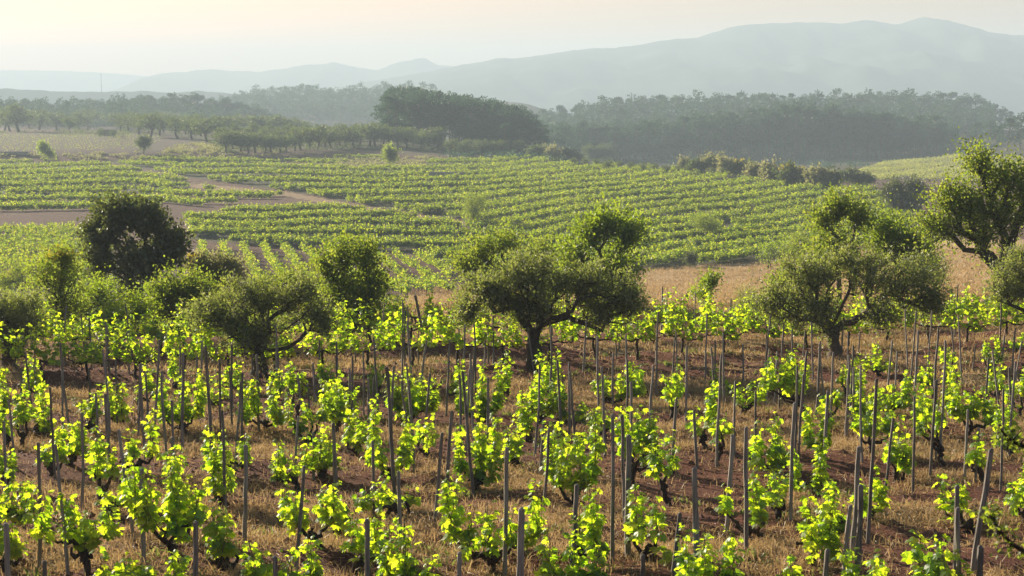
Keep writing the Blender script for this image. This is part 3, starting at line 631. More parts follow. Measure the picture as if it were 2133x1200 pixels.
# ------------------------------------------------------------ trees and shrubs
def skeleton(tr, trunkP, r0, limbs, targets, rg, step, tipr, amp, n_side=6):
    """grow branches from trunk / limbs to every target; pipe-model radii"""
    nodes = [p for p in trunkP]; parent = [-1] + list(range(len(trunkP) - 1)); fixed = len(nodes)
    paths = [list(range(len(trunkP)))]
    for L in limbs:
        L = np.asarray(L); N = np.array(nodes); i = int(np.argmin(np.linalg.norm(N - L[0], axis=1)))
        pts = []
        pp = np.vstack([N[i][None], L[1:]])
        for a, b in zip(pp[:-1], pp[1:]):
            n = max(2, int(np.linalg.norm(b - a) / step)); q_ = wander(a, b, n + 1, amp * 1.6, rg)[1:]; pts += list(q_)
        path = [i]
        for p in pts: parent.append(path[-1]); nodes.append(p); path.append(len(nodes) - 1)
        paths.append(path)
    root = trunkP[-1]
    targets = targets[np.argsort(np.linalg.norm(targets - root, axis=1))]
    dist = [np.linalg.norm(np.array(nodes[i]) - root) for i in range(len(nodes))]
    arr = np.array(nodes); da = np.array(dist); skip = max(1, int(len(trunkP) * .6))
    for c in targets:
        d = np.linalg.norm(arr - c, axis=1) + 0.35 * da; d[:skip] += 99
        i = int(np.argmin(d)); a = arr[i]; L = np.linalg.norm(c - a); n = max(2, int(L / step))
        P = wander(a, c, n + 1, amp * min(1, L), rg, sag=.08 * L)[1:]
        path = [i]
        for p in P: parent.append(path[-1]); nodes.append(p); path.append(len(nodes) - 1)
        paths.append(path)
        arr = np.vstack([arr, P]); da = np.concatenate([da, da[i] + np.arange(1, len(P) + 1) / len(P) * L])
    cnt = np.zeros(len(nodes)); 
    for p in paths[1:]: cnt[p[-1]] += 1
    for i in range(len(nodes) - 1, 0, -1):
        if parent[i] >= 0: cnt[parent[i]] += cnt[i]
    rad = np.minimum(tipr * np.maximum(cnt, 1) ** .46, r0)
    nodes = np.array(nodes)
    for k, p in enumerate(paths):
        if len(p) < 2: continue
        rr = rad[p].copy()
        if k == 0: rr = np.linspace(r0 * 1.25, max(rr[-1], r0 * .7), len(p)); rr[0] *= 1.25
        else: rr[0] = min(rr[0], rr[1] * 1.25)
        tube(tr, nodes[p], rr, n_side + 2 if k == 0 else n_side, 0, rg, .08)
def make_tree(name, base, lobes, label, cat, leaf='olive', bark='olivebark', size=.07, K=90, Mn=150, cr=.32, tpl=LANCE, th=.8, tr_r=.16,
              limbs=(), depth=.9, seed=1, group=None, step=.22, amp=.1, up=.15, bias=.36, stems=1, tip=.009, lean=0.0, flower=None, fl_lobe=None, dn=.62):
    """lobes: photo boxes (x0,y0,x1,y1) at the depth of the base point given as (px,py) or world point"""
    rg = np.random.default_rng(seed)
    if len(base) == 2: bp = base; base = at(*base)
    else: bp = tuple(proj(*base))
    k = mpp(base); root = empty(name, base); tag(root, label, cat, group)
    def w(x, y, dy=0): return np.array([(x - bp[0]) * k, dy, (bp[1] - y) * k])
    tg, rad = [], []
    area = np.array([(b[2] - b[0]) * (b[3] - b[1]) for b in lobes], float); area /= area.sum()
    for b, a in zip(lobes, area):
        c = w((b[0] + b[2]) / 2, (b[1] + b[3]) / 2); rx = (b[2] - b[0]) / 2 * k; rz = (b[3] - b[1]) / 2 * k; ry = (rx * .6 + rz * .4) * depth
        n = max(3, int(K * 1.5 * a)); d = unit(rg.normal(0, 1, (n, 3))) * (rg.random((n, 1)) ** bias)
        s = max(.25, 1 - cr * .55 / max(min(rx, rz), .1))
        tg.append(c + d * np.array([rx, ry, rz]) * s * rg.uniform(.62, 1.2, (n, 1)) + rg.normal(0, .09, (n, 3)) * min(rx, rz))
    tg = np.concatenate(tg)
    tg[:, 2] = np.maximum(tg[:, 2], .12)
    tr = Acc()
    for s in range(stems):
        off = np.array([0, 0, 0.]) if stems == 1 else np.append(rg.normal(0, .35 * tr_r * 4, 2), 0)
        P = wander(off + (0, 0, -.15), off * .6 + (lean, 0, th), 8, amp * .8, rg)
        T = tg if stems == 1 else tg[s::stems]
        L = [[w(*p[:2], dy=(p[2] if len(p) > 2 else 0)) for p in l] for l in limbs] if s == 0 else []
        L = [[P[-1]] + l for l in L]
        skeleton(tr, P, tr_r, L, T, rg, step, tip, amp)
    fo = Acc(); n = len(tg)
    m = (Mn * dn * rg.uniform(.3, 1.6, n)).astype(int); idx = np.repeat(np.arange(n), m); N = len(idx)
    cs = cr * rg.uniform(.7, 1.25, n)
    sd = unit(rg.normal(0, 1, (n * 5, 3)) + unit(tg - tg.mean(0)).repeat(5, 0) * .7 + (0, 0, .8)); si = idx * 5 + rg.integers(0, 5, N)
    off = sd[si] * rg.uniform(-.1, 1.5, (N, 1)) * cs[idx][:, None] * rg.uniform(.5, 1.1, n * 5)[si][:, None] + rg.normal(0, .13, (N, 3)) * cs[idx][:, None]
    P = tg[idx] + off; P[:, 2] = np.maximum(P[:, 2], .05)
    A = rg.normal(0, .6, (N, 3)) + unit(off) * .6 + (0, 0, up)
    leaves(fo, P, A, rg.normal(0, 1, (N, 3)) + (0, 0, .3), size * rg.uniform(.7, 1.3, N), tpl)
    link('trunk', tr.mesh('trunk', M[bark], True), root); link('crown', fo.mesh('crown', M[leaf]), root)
    if flower:
        a = Acc(); b = fl_lobe; n = flower
        P = w((b[0] + b[2]) / 2, (b[1] + b[3]) / 2) + unit(rg.normal(0, 1, (n, 3))) * rg.random((n, 1)) ** .6 * np.array([(b[2] - b[0]) / 2 * k, (b[2] - b[0]) / 3 * k, (b[3] - b[1]) / 2 * k])
        leaves(a, P, rg.normal(0, 1, (n, 3)) + (0, 0, .5), rg.normal(0, 1, (n, 3)), size * 1.1, OVAL); link('blossom', a.mesh('blossom', M['yellow']), root)
    return root

# olives along the terrace edge
make_tree('olive_tree', (1112, 766), [(935,560,1110,668),(1010,520,1190,640),(1130,535,1290,660),(1230,560,1346,690),(1010,600,1200,690),(1180,620,1300,700),(940,600,1010,700),(1280,600,1346,660)],
          'spreading olive tree with a thick double trunk in the centre of the terrace edge', 'olive tree', K=300, Mn=125, cr=.34, size=.10, dn=.52, th=.75, tr_r=.2, seed=11,
          limbs=[[(1090,672),(1062,640),(1010,618),(985,650)],[(1150,670,.2),(1210,672,.2),(1255,690,.1),(1310,672,0)],[(1130,640,.3),(1160,590,.4)],[(1100,640,-.3),(1080,590,-.4)],[(1120,655,-.2),(1190,640,-.6),(1230,610,-.5)]])
make_tree('olive_tree', (1737, 748), [(1545,580,1680,690),(1590,520,1760,650),(1700,500,1870,640),(1800,520,1960,670),(1620,600,1780,720),(1880,570,1972,690),(1760,620,1900,690)],
          'large olive tree with a forked trunk standing among stakes on the right', 'olive tree', K=260, Mn=130, cr=.34, size=.10, dn=.52, th=.7, tr_r=.18, seed=12,
          limbs=[[(1715,690),(1700,650),(1650,610),(1580,600)],[(1775,670),(1820,630,.2),(1850,610,.2),(1900,632,.1),(1950,600,0)],[(1740,650,-.3),(1760,580,-.4)],[(1690,640,.3),(1620,620,.4),(1560,640,.2)]])
make_tree('olive_tree', (540, 782), [(372,610,520,710),(450,570,600,690),(560,560,690,690),(420,640,640,740),(620,620,705,720)],
          'low dark olive tree behind the trellised vines left of the middle', 'olive tree', K=190, Mn=130, cr=.30, size=.085, th=.6, tr_r=.2, seed=13,
          limbs=[[(520,720),(510,680),(470,660),(430,670)],[(565,730),(600,725,.1),(640,690,0)],[(545,700,.3),(560,640,.3)]])
make_tree('olive_tree', (20, 770), [(-120,600,60,730),(-20,590,110,720),(-60,640,90,745)],
          'dark olive tree cut by the left edge', 'olive tree', K=150, Mn=130, cr=.30, size=.085, th=.6, tr_r=.18, seed=14)
make_tree('olive_tree', (2175, 745), [(2040,520,2160,640),(2080,480,2260,640),(2030,570,2150,650),(2150,520,2330,680)],
          'olive tree with low branches cut by the right edge', 'olive tree', K=170, Mn=125, cr=.30, size=.085, th=.8, tr_r=.2, seed=15,
          limbs=[[(2140,650),(2090,615),(2060,600)],[(2150,600),(2110,560)]])
# tall almond at the right
make_tree('almond_tree', (2098, 655), [(1975,300,2080,400),(1915,370,2050,470),(1880,425,2020,530),(2010,320,2160,450),(2080,320,2230,480),(2030,400,2150,510),(2130,420,2260,560),(1950,380,2110,500),(1990,440,2090,530)],
          'tall airy almond tree with dark bent limbs rising above the right edge', 'almond tree', leaf='almond', K=400, Mn=105, dn=.36, cr=.62, size=.09, tpl=OVAL, th=1.3, tr_r=.2, seed=16, step=.35, amp=.16, tip=.014,
          limbs=[[(2085,540),(2075,470),(2050,400),(2040,330)],[(2095,530),(2120,440),(2140,360)],[(2080,560),(2045,535),(2005,520),(1960,480)],[(2060,530),(2030,505),(1990,480),(1960,430)]])
# bushes between terrace and valley
B = [
 ('shrub', (118, 706), [(45,520,200,640),(60,590,205,690),(90,515,180,580)], 'airy yellow green almond bush with yellow flowers on its top, far left', dict(leaf='almond', K=90, Mn=70, cr=.33, size=0.078, tpl=OVAL, th=1.0, tr_r=.07, stems=3, seed=21, flower=170, fl_lobe=(88,510,172,545))),
 ('evergreen_shrub', (268, 650), [(172,440,260,550),(200,415,300,520),(260,418,350,520),(310,460,392,570),(180,520,260,590),(230,500,360,600),(240,580,320,640)], 'large dense dark evergreen shrub standing above the left thicket', dict(leaf='dark', K=230, Mn=120, dn=.5, cr=.55, size=0.133, tpl=OVAL, th=1.0, tr_r=.12, stems=3, seed=22, step=.4)),
 ('shrub', (365, 705), [(300,570,400,690),(345,560,455,660),(390,590,470,700)], 'light green willowy shrub left of the low olive tree', dict(leaf='almond', K=120, Mn=95, cr=.33, size=0.078, tpl=OVAL, th=.5, tr_r=.05, stems=3, seed=23)),
 ('shrub', (450, 640), [(388,530,470,600),(430,535,512,612)], 'brownish rounded shrub tipped with yellow behind the light green one', dict(leaf='reed', K=90, Mn=120, cr=.35, size=0.094, tpl=OVAL, th=.4, tr_r=.05, stems=3, seed=24, flower=120, fl_lobe=(390,526,420,545))),
 ('shrub', (722, 715), [(645,520,720,620),(680,495,760,600),(720,500,800,600),(740,540,812,660),(640,590,740,710),(690,560,810,712),(640,560,800,660),(700,620,815,715)], 'rounded mid green shrub with a fine crown right of the low olive tree', dict(leaf='almond', K=220, Mn=75, cr=.42, size=0.082, tpl=OVAL, th=.3, tr_r=.05, stems=4, seed=25)),
 ('almond_tree', (1262, 640), [(1205,450,1260,540),(1235,436,1290,530),(1270,452,1335,545),(1165,500,1240,590),(1200,520,1345,620)], 'bright yellow green tree behind the central olive tree', dict(leaf='bright', K=190, Mn=70, cr=.5, size=0.117, tpl=OVAL, th=1.2, tr_r=.1, seed=26, step=.35)),
 ('almond_tree', (1045, 660), [(940,510,1000,600),(960,490,1050,590),(1010,474,1100,560),(1070,490,1165,600),(950,540,1130,620)], 'thin olive green tree just behind the crown of the central olive tree', dict(leaf='almond', K=130, Mn=90, cr=.4, size=0.086, tpl=OVAL, th=1.0, tr_r=.09, seed=27)),
 ('almond_tree', (1745, 640), [(1690,440,1740,500),(1715,410,1765,480),(1755,422,1802,500),(1670,480,1800,580)], 'dark green small tree behind the right olive tree', dict(leaf='almond', K=150, Mn=75, cr=.45, size=0.101, tpl=OVAL, th=1.0, tr_r=.09, seed=28)),
 ('shrub', (1850, 640), [(1795,445,1900,560),(1840,460,1940,580)], 'light yellow green shrub filling the gap between the right olive tree and the tall almond', dict(leaf='bright', K=120, Mn=80, cr=.45, size=0.094, tpl=OVAL, th=1.0, tr_r=.06, stems=2, seed=29)),
 ('shrub', (1660, 610), [(1620,480,1700,560)], 'low grey green shrub at the field corner behind the right olive tree', dict(leaf='almond', K=50, Mn=90, cr=.45, size=0.094, tpl=OVAL, th=.5, tr_r=.05, seed=30)),
 ('shrub', (1480, 640), [(1455,560,1500,630),(1440,590,1490,640)], 'small green sapling in the dry grass', dict(leaf='bright', K=26, Mn=80, cr=.30, size=0.078, tpl=OVAL, th=.5, tr_r=.03, seed=31)),
 ('evergreen_shrub', (1437, 557), [(1420,526,1456,554)], 'tiny round dark shrub at the lower edge of the valley vineyard', dict(leaf='dark', K=26, Mn=110, cr=.5, size=0.140, tpl=OVAL, th=.3, tr_r=.05, seed=32)),
 ('evergreen_shrub', (1875, 452), [(1832,375,1900,440),(1870,372,1935,435),(1845,400,1925,450)], 'wide dark green shrub at the right end of the valley vineyard', dict(leaf='dark', K=110, Mn=110, cr=1.0, size=0.289, tpl=OVAL, th=1.0, tr_r=.15, seed=33, step=.8, stems=2)),
 ('almond_tree', (988, 474), [(957,395,1020,455),(965,420,1010,468)], 'lone fuzzy green tree in the middle of the valley vineyard', dict(leaf='almond', K=80, Mn=90, cr=.7, size=0.170, tpl=LANCE, th=.9, tr_r=.09, seed=34, step=.5)),
 ('shrub', (1472, 500), [(1436,448,1490,490),(1460,455,1503,495)], 'flat dark green shrub among the vines right of the middle', dict(leaf='almond', K=60, Mn=90, cr=.6, size=0.170, tpl=LANCE, th=.6, tr_r=.08, seed=35, step=.5)),
 ('shrub', (813, 350), [(797,302,830,345)], 'single dark green shrub on the bank above the vineyard', dict(leaf='almond', K=50, Mn=70, cr=1.0, size=0.340, tpl=OVAL, th=1, tr_r=.12, seed=36, step=1.0)),
 ('shrub', (92, 336), [(80,290,104,330),(92,308,112,336)], 'upright bright green shrub at the edge of the brown plot', dict(leaf='bright', K=40, Mn=70, cr=.9, size=0.340, tpl=OVAL, th=1, tr_r=.12, seed=37, step=1.0)),
 ('shrub', (300, 320), [(278,284,320,314)], 'round shrub with a small gap below at the lower corner of the brown plot', dict(leaf='orchard', K=40, Mn=70, cr=.9, size=0.340, tpl=OVAL, th=1, tr_r=.15, seed=38, step=1.0)),
 ('shrub', (1258, 338), [(1208,303,1260,336),(1232,299,1288,338)], 'rounded light green shrub beyond the crest of the vineyard', dict(leaf='orchard', K=90, Mn=90, cr=1.3, size=0.425, tpl=OVAL, th=1, tr_r=.2, seed=39, step=1.2)),
 ('evergreen_shrub', (1775, 390), [(1740,350,1800,385),(1770,362,1830,392)], 'dark green shrub clump left of the wide dark shrub', dict(leaf='dark', K=70, Mn=80, cr=1.0, size=0.340, tpl=OVAL, th=1, tr_r=.12, seed=40, step=1.0, stems=2)),
 ('shrub', (235, 720), [(180,640,300,705),(240,620,330,690)], 'sparse yellow green scrub below the large dark shrub', dict(leaf='bright', K=80, Mn=60, cr=.36, size=0.070, tpl=OVAL, th=.5, tr_r=.04, stems=3, seed=41)),
 ('shrub', (60, 640), [(-30,560,50,620),(10,545,75,600)], 'small broom bush with yellow flowers at the left edge', dict(leaf='almond', K=50, Mn=80, cr=.36, size=0.086, tpl=OVAL, th=.5, tr_r=.04, stems=2, seed=42, flower=110, fl_lobe=(-10,555,60,585))),
 ('shrub', (1565, 690), [(1515,600,1600,670),(1500,640,1580,690)], 'thin grey green bush left of the right olive tree', dict(leaf='olive', K=60, Mn=70, cr=.30, size=0.062, tpl=LANCE, th=.5, tr_r=.05, stems=2, seed=43)),
 ('shrub', (600, 660), [(560,560,640,640),(520,580,600,650)], 'pale green shrub peeping over the low olive tree', dict(leaf='almond', K=80, Mn=60, cr=.42, size=0.086, tpl=OVAL, th=.5, tr_r=.05, stems=2, seed=44)),
 ('shrub', (190, 690), [(130,600,210,680),(170,580,250,670),(200,620,280,690)], 'feathery yellow green shrub under the dark evergreen, just right of the flowering bush', dict(leaf='bright', K=80, Mn=55, cr=.36, size=0.078, tpl=OVAL, th=.5, tr_r=.05, stems=3, seed=45)),
 ('shrub', (420, 690), [(380,610,460,690),(400,640,500,700)], 'green shrub low between the willowy shrub and the low olive tree', dict(leaf='almond', K=70, Mn=60, cr=.36, size=0.078, tpl=OVAL, th=.4, tr_r=.04, stems=3, seed=46)),
 ('shrub', (860, 680), [(800,620,880,680),(850,640,925,690)], 'small scrubby bush in the straw between the rounded shrub and the central olive', dict(leaf='almond', K=36, Mn=45, cr=.3, size=0.062, tpl=OVAL, th=.3, tr_r=.03, stems=3, seed=47)),
 ('shrub', (1900, 620), [(1860,480,1960,600),(1900,520,1990,620)], 'loose olive green shrub under the left limbs of the tall almond', dict(leaf='almond', K=110, Mn=60, cr=.45, size=0.094, tpl=OVAL, th=.8, tr_r=.06, stems=2, seed=48)),
 ('shrub', (1600, 560), [(1560,500,1650,556),(1610,490,1690,550)], 'low green bushes at the lower right corner of the valley vineyard', dict(leaf='bright', K=60, Mn=60, cr=.6, size=0.140, tpl=OVAL, th=.5, tr_r=.05, stems=3, seed=49)),
 ('shrub', (1700, 650), [(1640,540,1720,620),(1590,560,1680,640)], 'olive green bush half hidden by the left half of the right olive tree', dict(leaf='almond', K=60, Mn=60, cr=.4, size=.10, tpl=OVAL, th=.5, tr_r=.05, stems=3, seed=53)),
 ('shrub', (1180, 640), [(1130,560,1220,630),(1100,580,1180,640)], 'light green bush behind the trunk fork of the central olive tree', dict(leaf='bright', K=60, Mn=60, cr=.4, size=.10, tpl=OVAL, th=.5, tr_r=.05, stems=3, seed=54)),
 ('shrub', (60, 700), [(-20,620,60,700),(20,640,110,705)], 'grey green shrub at the left edge in front of the broom', dict(leaf='olive', K=80, Mn=70, cr=.36, size=0.078, tpl=LANCE, th=.4, tr_r=.04, stems=3, seed=50)),
]
for nm, bp, lobes, lab, kw in B:
    if nm != 'evergreen_shrub': kw['cr'] *= 1.45
    make_tree(nm, bp, lobes, lab, 'almond tree' if nm == 'almond_tree' else 'shrub', **kw)
# blurred twig of a bush beside the camera, right edge
def twig(pts, d, seed, lab):
    rg = np.random.default_rng(seed); k = d / F; tr, fo = Acc(), Acc()
    P = np.array([((x - 1066.5) * k, d + (x - 2060) * .0006, (190 - y) * k) for x, y in pts]); b = P[0].copy()
    tube(tr, P, np.linspace(.012, .004, len(P)), 6)
    for i in range(1, len(P)):
        for s in range(5):
            q_ = P[i] + rg.normal(0, .022, 3); tube(tr, wander(P[i], q_ , 4, .01, rg), np.linspace(.004, .002, 4), 4)
            n = 9; leaves(fo, q_ + rg.normal(0, .014, (n, 3)), rg.normal(0, 1, (n, 3)), rg.normal(0, 1, (n, 3)), .017, OVAL)
    r = empty('shrub_twig', b); tag(r, lab, 'twig')
    link('stem', tr.mesh('stem', M['bark'], True, b), r); link('foliage', fo.mesh('foliage', M['almond'], False, b), r)
twig([(2260,975),(2200,960),(2160,945),(2130,930),(2106,905)], 6.0, 51, 'dark leafy twig reaching in at the right edge, upper of two')
twig([(2250,1230),(2190,1190),(2145,1160),(2115,1130),(2096,1100)], 5.2, 52, 'dark leafy twig reaching in at the right edge, lower of two')

# ------------------------------------------------------------ middle distance orchard, pines, forest
def proto_tree(kind, seed):
    rg = np.random.default_rng(seed); tr, fo = Acc(), Acc()
    if kind == 'pine':
        h = 12.0; P = wander((0, 0, -1), (rg.normal(0, .5), rg.normal(0, .5), h * .86), 8, .4, rg); tube(tr, P, np.linspace(.26, .08, 8), 6, 0, rg, .1)
        lo = rg.uniform(.12, .4); n = 40; z = h * (lo + (.98 - lo) * rg.random(n) ** .8); f = (z / h - lo) / (1 - lo)
        r = (3.1 * np.sin(np.clip(f * .85 + .18, 0, 1) * math.pi) ** .7 + .3) * rg.uniform(.35, 1.0, n); a = rg.uniform(0, 6.28, n)
        T = np.stack([np.cos(a) * r, np.sin(a) * r, z], -1)
        for c in T[::2]:
            tube(tr, wander((np.interp(c[2] * .85, P[:, 2], P[:, 0]), np.interp(c[2] * .85, P[:, 2], P[:, 1]), c[2] * .85), c, 4, .15, rg), np.linspace(.07, .03, 4), 4)
        for c in T:
            m = rg.integers(26, 44); d = unit(rg.normal(0, 1, (m, 3))) * rg.random((m, 1)) ** .4 * np.array([1.05, 1.05, .6])
            leaves(fo, c + d, d + (0, 0, .4), rg.normal(0, 1, (m, 3)), rg.uniform(.35, .7, m), KITE)
        return tr.mesh('trunk', M['pinebark'], True), fo.mesh('crown', M['pine'])
    h = 4.6
    P = wander((0, 0, -.3), (rg.normal(0, .2), rg.normal(0, .2), 1.5), 5, .15, rg); tube(tr, P, np.linspace(.2, .15, 5), 6, 0, rg, .1)
    n = 26; d = unit(rg.normal(0, 1, (n, 3))) * rg.random((n, 1)) ** .4; T = (0, 0, 2.75) + d * (1.85, 1.85, 1.55)
    for c in T[::2]: tube(tr, wander(P[-1], c, 5, .2, rg, .1), np.linspace(.09, .03, 5), 4)
    for c in T:
        m = rg.integers(24, 42); e = unit(rg.normal(0, 1, (m, 3))) * rg.random((m, 1)) ** .5 * .72
        leaves(fo, c + e, e + (0, 0, .5), rg.normal(0, 1, (m, 3)), rg.uniform(.2, .42, m), KITE)
    return tr.mesh('trunk', M['olivebark'], True), fo.mesh('crown', M['orchard'])
pines = [proto_tree('pine', 400 + i) for i in range(6)]; orch = [proto_tree('orchard', 450 + i) for i in range(5)]
src = {}
def put(kind, p, s, label, group, seed, sx=1.0):
    rg = np.random.default_rng(seed); v = int(rg.integers(6 if kind == 'pine' else 5)); pr = (pines if kind == 'pine' else orch)[v]
    if (kind, v) not in src:
        r = empty('pine_tree' if kind == 'pine' else 'orchard_tree', p); r['category'] = 'pine tree' if kind == 'pine' else 'fruit tree'
        kids = [link('trunk', pr[0], r), link('crown', pr[1], r)]; src[(kind, v)] = (r, kids)
    else:
        r = copy_tree(*src[(kind, v)]); r.location = tuple(p)
    r.rotation_euler = (0, 0, rg.uniform(0, 6.28)); r.scale = (s * sx, s * sx, s)
    r['label'] = label; r['group'] = group
    return r
# orchard row at the left: (px, base py, height px)
OR = [(74,264,34),(112,264,32),(172,262,30),(200,264,32),(262,266,30),(300,268,34),(330,266,32),(372,268,32),(395,270,34),(425,270,32),(442,266,30),(208,286,17),(236,287,15),(22,274,40),(118,272,36),(146,276,30),(168,272,34),(232,270,36),(290,280,38),(342,276,34),(388,280,36),(418,284,40),(448,284,38),(10,272,42),(41,275,52),(62,268,34),(82,271,38),(250,274,34),(268,276,38),(312,286,46),(332,284,40),(352,272,36),(372,290,42),(400,292,44),(433,296,50),(182,272,40),(100,262,30),(128,262,26),(160,262,28),(215,262,26),(290,264,34),(470,280,36),(488,278,34),(508,275,34),(530,276,34),(550,276,36),(572,277,34),(592,277,30),(612,278,30),(635,280,26),(455,278,30)]
for i, (px, py, h) in enumerate(sorted(OR)):
    p = at(px, py); k = mpp(p); put('orchard', p, h * 1.12 * k / 4.6, 'hazy orchard tree on the brown plot\'s upper edge, %s' % nth(i), 'orchard trees beside the brown plot', 700 + i, 1.35)
x = 470; i = 0
while x < 925:
    py = float(np.interp(x, [470, 560, 640, 780, 925], [318, 322, 312, 304, 312])) + rng.normal(0, 1.2); p = at(x, py); k = mpp(p)
    put('orchard', p, rng.uniform(34, 52) * k / 4.6, 'rounded olive tree of the dense grove row, %s' % nth(i), 'olive grove row in front of the pines', 760 + i, rng.uniform(1.15, 1.5)); x += rng.uniform(13, 19); i += 1
for r_, (y0, n0) in enumerate(((300, 12), (292, 12))):
    for i in range(n0):
        x = 480 + i * 36 + r_ * 16 + rng.normal(0, 3); p = at(x, y0 + rng.normal(0, 1)); put('orchard', p, 36 * mpp(p) / 4.6, 'hazy tree in the back rows of the olive grove', 'back rows of the olive grove', 800 + r_ * 30 + i)
x = 938; i = 0
while x < 1085:
    p = at(x, 324 + rng.normal(0, 1)); put('orchard', p, rng.uniform(30, 36) * mpp(p) / 4.6, 'clipped looking bushy tree of the block before the pines, %s' % nth(i), 'bushy block before the pine grove', 850 + i); x += rng.uniform(11, 15); i += 1
for i, x in enumerate(range(1195, 1560, 24)):
    y = float(np.interp(x, [1195, 1340, 1500, 1560], [346, 358, 368, 374])) ; p = at(x, y); o = put('orchard', p, 20 * mpp(p) / 4.6, 'pale young tree on the vineyard crest, %s' % nth(i), 'young trees along the vineyard crest', 880 + i, 1.1)
# gully shrubs
M['broom'] = M['yellow']
GU = [(1480,366,44),(1510,368,40),(1540,372,42),(1570,376,40),(1600,384,46),(1640,388,50),(1665,390,44),(1700,392,46),(1725,394,40),(1450,362,30),(1425,358,26),(1150,334,30),(1178,336,28),(1110,330,30),(1135,332,26),(1195,338,22)]
for i, (px, py, h) in enumerate(sorted(GU)):
    yl = px in (1640, 1665, 1540, 1725)
    make_tree('broom_shrub' if yl else 'shrub', (px, py), [(px - h * .5, py - h * (.7 + .4 * ((i * 37) % 10) / 10), px + h * .5, py - 3), (px - h * .1, py - h * .75, px + h * .75, py - 3)], ('broom bush with orange yellow flowers in the gully, %s' if yl else 'greyish gully shrub beyond the vineyard edge, %s') % nth(i), 'shrub',
              leaf='reed' if i % 3 else 'orchard', K=30, Mn=60, cr=1.3, size=.5, tpl=OVAL, th=.8, tr_r=.12, seed=900 + i, step=1.4, group='shrubs along the gully', flower=80 if yl else None, fl_lobe=(px - h * .4, py - h, px + h * .4, py - h * .5))
# central pine grove
top = [(800,186),(825,180),(860,182),(900,190),(960,192),(1000,202),(1040,206),(1080,218),(1110,236),(1135,258)]
n_p = 0
for i in range(64):
    x = 800 + (i + .5) / 64 * 325 + rng.normal(0, 4); row = i % 4; d = 505 + row * 16 + rng.normal(0, 4); p = on(x, d)
    hy = float(np.interp(x, [a for a, _ in top], [b for _, b in top])) + rng.uniform(-2, 9) + (10 if row == 0 else 0)
    hh = (190 - hy) / F * d - p[2]; s = hh / 12.2
    put('pine', p, s, 'dark pine of the dense central grove', 'pines of the central grove', 1000 + i, .95 * min(1.0, 1.35 / s + .25)); n_p += 1
for i in range(26):      # lower pines closing the right flank and skirt
    x = 950 + rng.random() * 185; d = 488 + rng.random() * 14; p = on(x, d); hy = rng.uniform(238, 270) + max(0, x - 1090) * .3
    s = ((190 - hy) / F * d - p[2]) / 12.2; put('pine', p, s, 'dark pine of the dense central grove', 'pines of the central grove', 1100 + i, 1.3); n_p += 1
# right forest: front edge individuals
ftop = [(1150,268),(1190,255),(1300,243),(1450,240),(1600,228),(1750,220),(1850,224),(1930,246),(1975,262)]
for i in range(100):
    x = 1150 + (i + .5) / 100 * 830 + rng.normal(0, 5); d = 690 + (i % 3) * 16 + rng.normal(0, 4); p = on(x, d)
    hy = float(np.interp(x, [a for a, _ in ftop], [b for _, b in ftop])) + rng.uniform(-4, 14) + 34 * float(fbm(x / 70, 3.3, 2, 55)); s = ((190 - hy) / F * d - p[2]) / 12.2
    put('pine', p, s, 'tall pine on the front edge of the right hand forest', 'pines on the front edge of the right forest', 1200 + i, min(1.0, 1.5 / s)); n_p += 1
for i, (x, y, h) in enumerate([(2035,306,52),(2075,312,56),(2098,312,66),(2125,310,74),(2060,300,50),(1960,300,34),(1985,300,34)]):
    p = at(x, y); put('pine', p, h * mpp(p) / 12.2, 'pine standing apart above the far right field, %s' % nth(i), 'pines above the far right field', 1400 + i, 1.2); n_p += 1
# crest pines of the right forest and of the left hill
ctop = [(1125,228),(1190,214),(1260,203),(1320,199),(1400,202),(1500,202),(1585,192),(1640,196),(1700,197),(1800,193),(1880,188),(1960,193),(2040,208),(2100,238)]
for i in range(62):
    x = 1125 + (i + .5) / 62 * 985 + rng.normal(0, 4); d = 960 + rng.normal(0, 10); p = on(x, d)
    hy = float(np.interp(x, [a for a, _ in ctop], [b for _, b in ctop])) + rng.uniform(-6, 5) + 18 * float(fbm(x / 60, 1.3, 2, 56)); s = max(.35, ((190 - hy) / F * d - p[2]) / 12.2)
    put('pine', p, s, 'pine on the skyline of the right hand forest', 'skyline pines of the right forest', 1500 + i, 1.1); n_p += 1
ltop = [(-40,212),(0,207),(60,206),(100,207),(200,214),(280,206),(330,198),(360,197),(420,202),(480,204),(530,220),(600,245)]
for i in range(40):
    x = -20 + (i + .5) / 40 * 620 + rng.normal(0, 4); d = 900 + rng.normal(0, 12); p = on(x, d)
    hy = float(np.interp(x, [a for a, _ in ltop], [b for _, b in ltop])) + rng.uniform(-5, 6) + 14 * float(fbm(x / 60, 2.3, 2, 57)); s = max(.3, ((190 - hy) / F * d - p[2]) / 12.2)
    put('pine', p, s, 'pine on the skyline of the left wooded hill', 'skyline pines of the left hill', 1600 + i, 1.15); n_p += 1
print('pines', n_p)
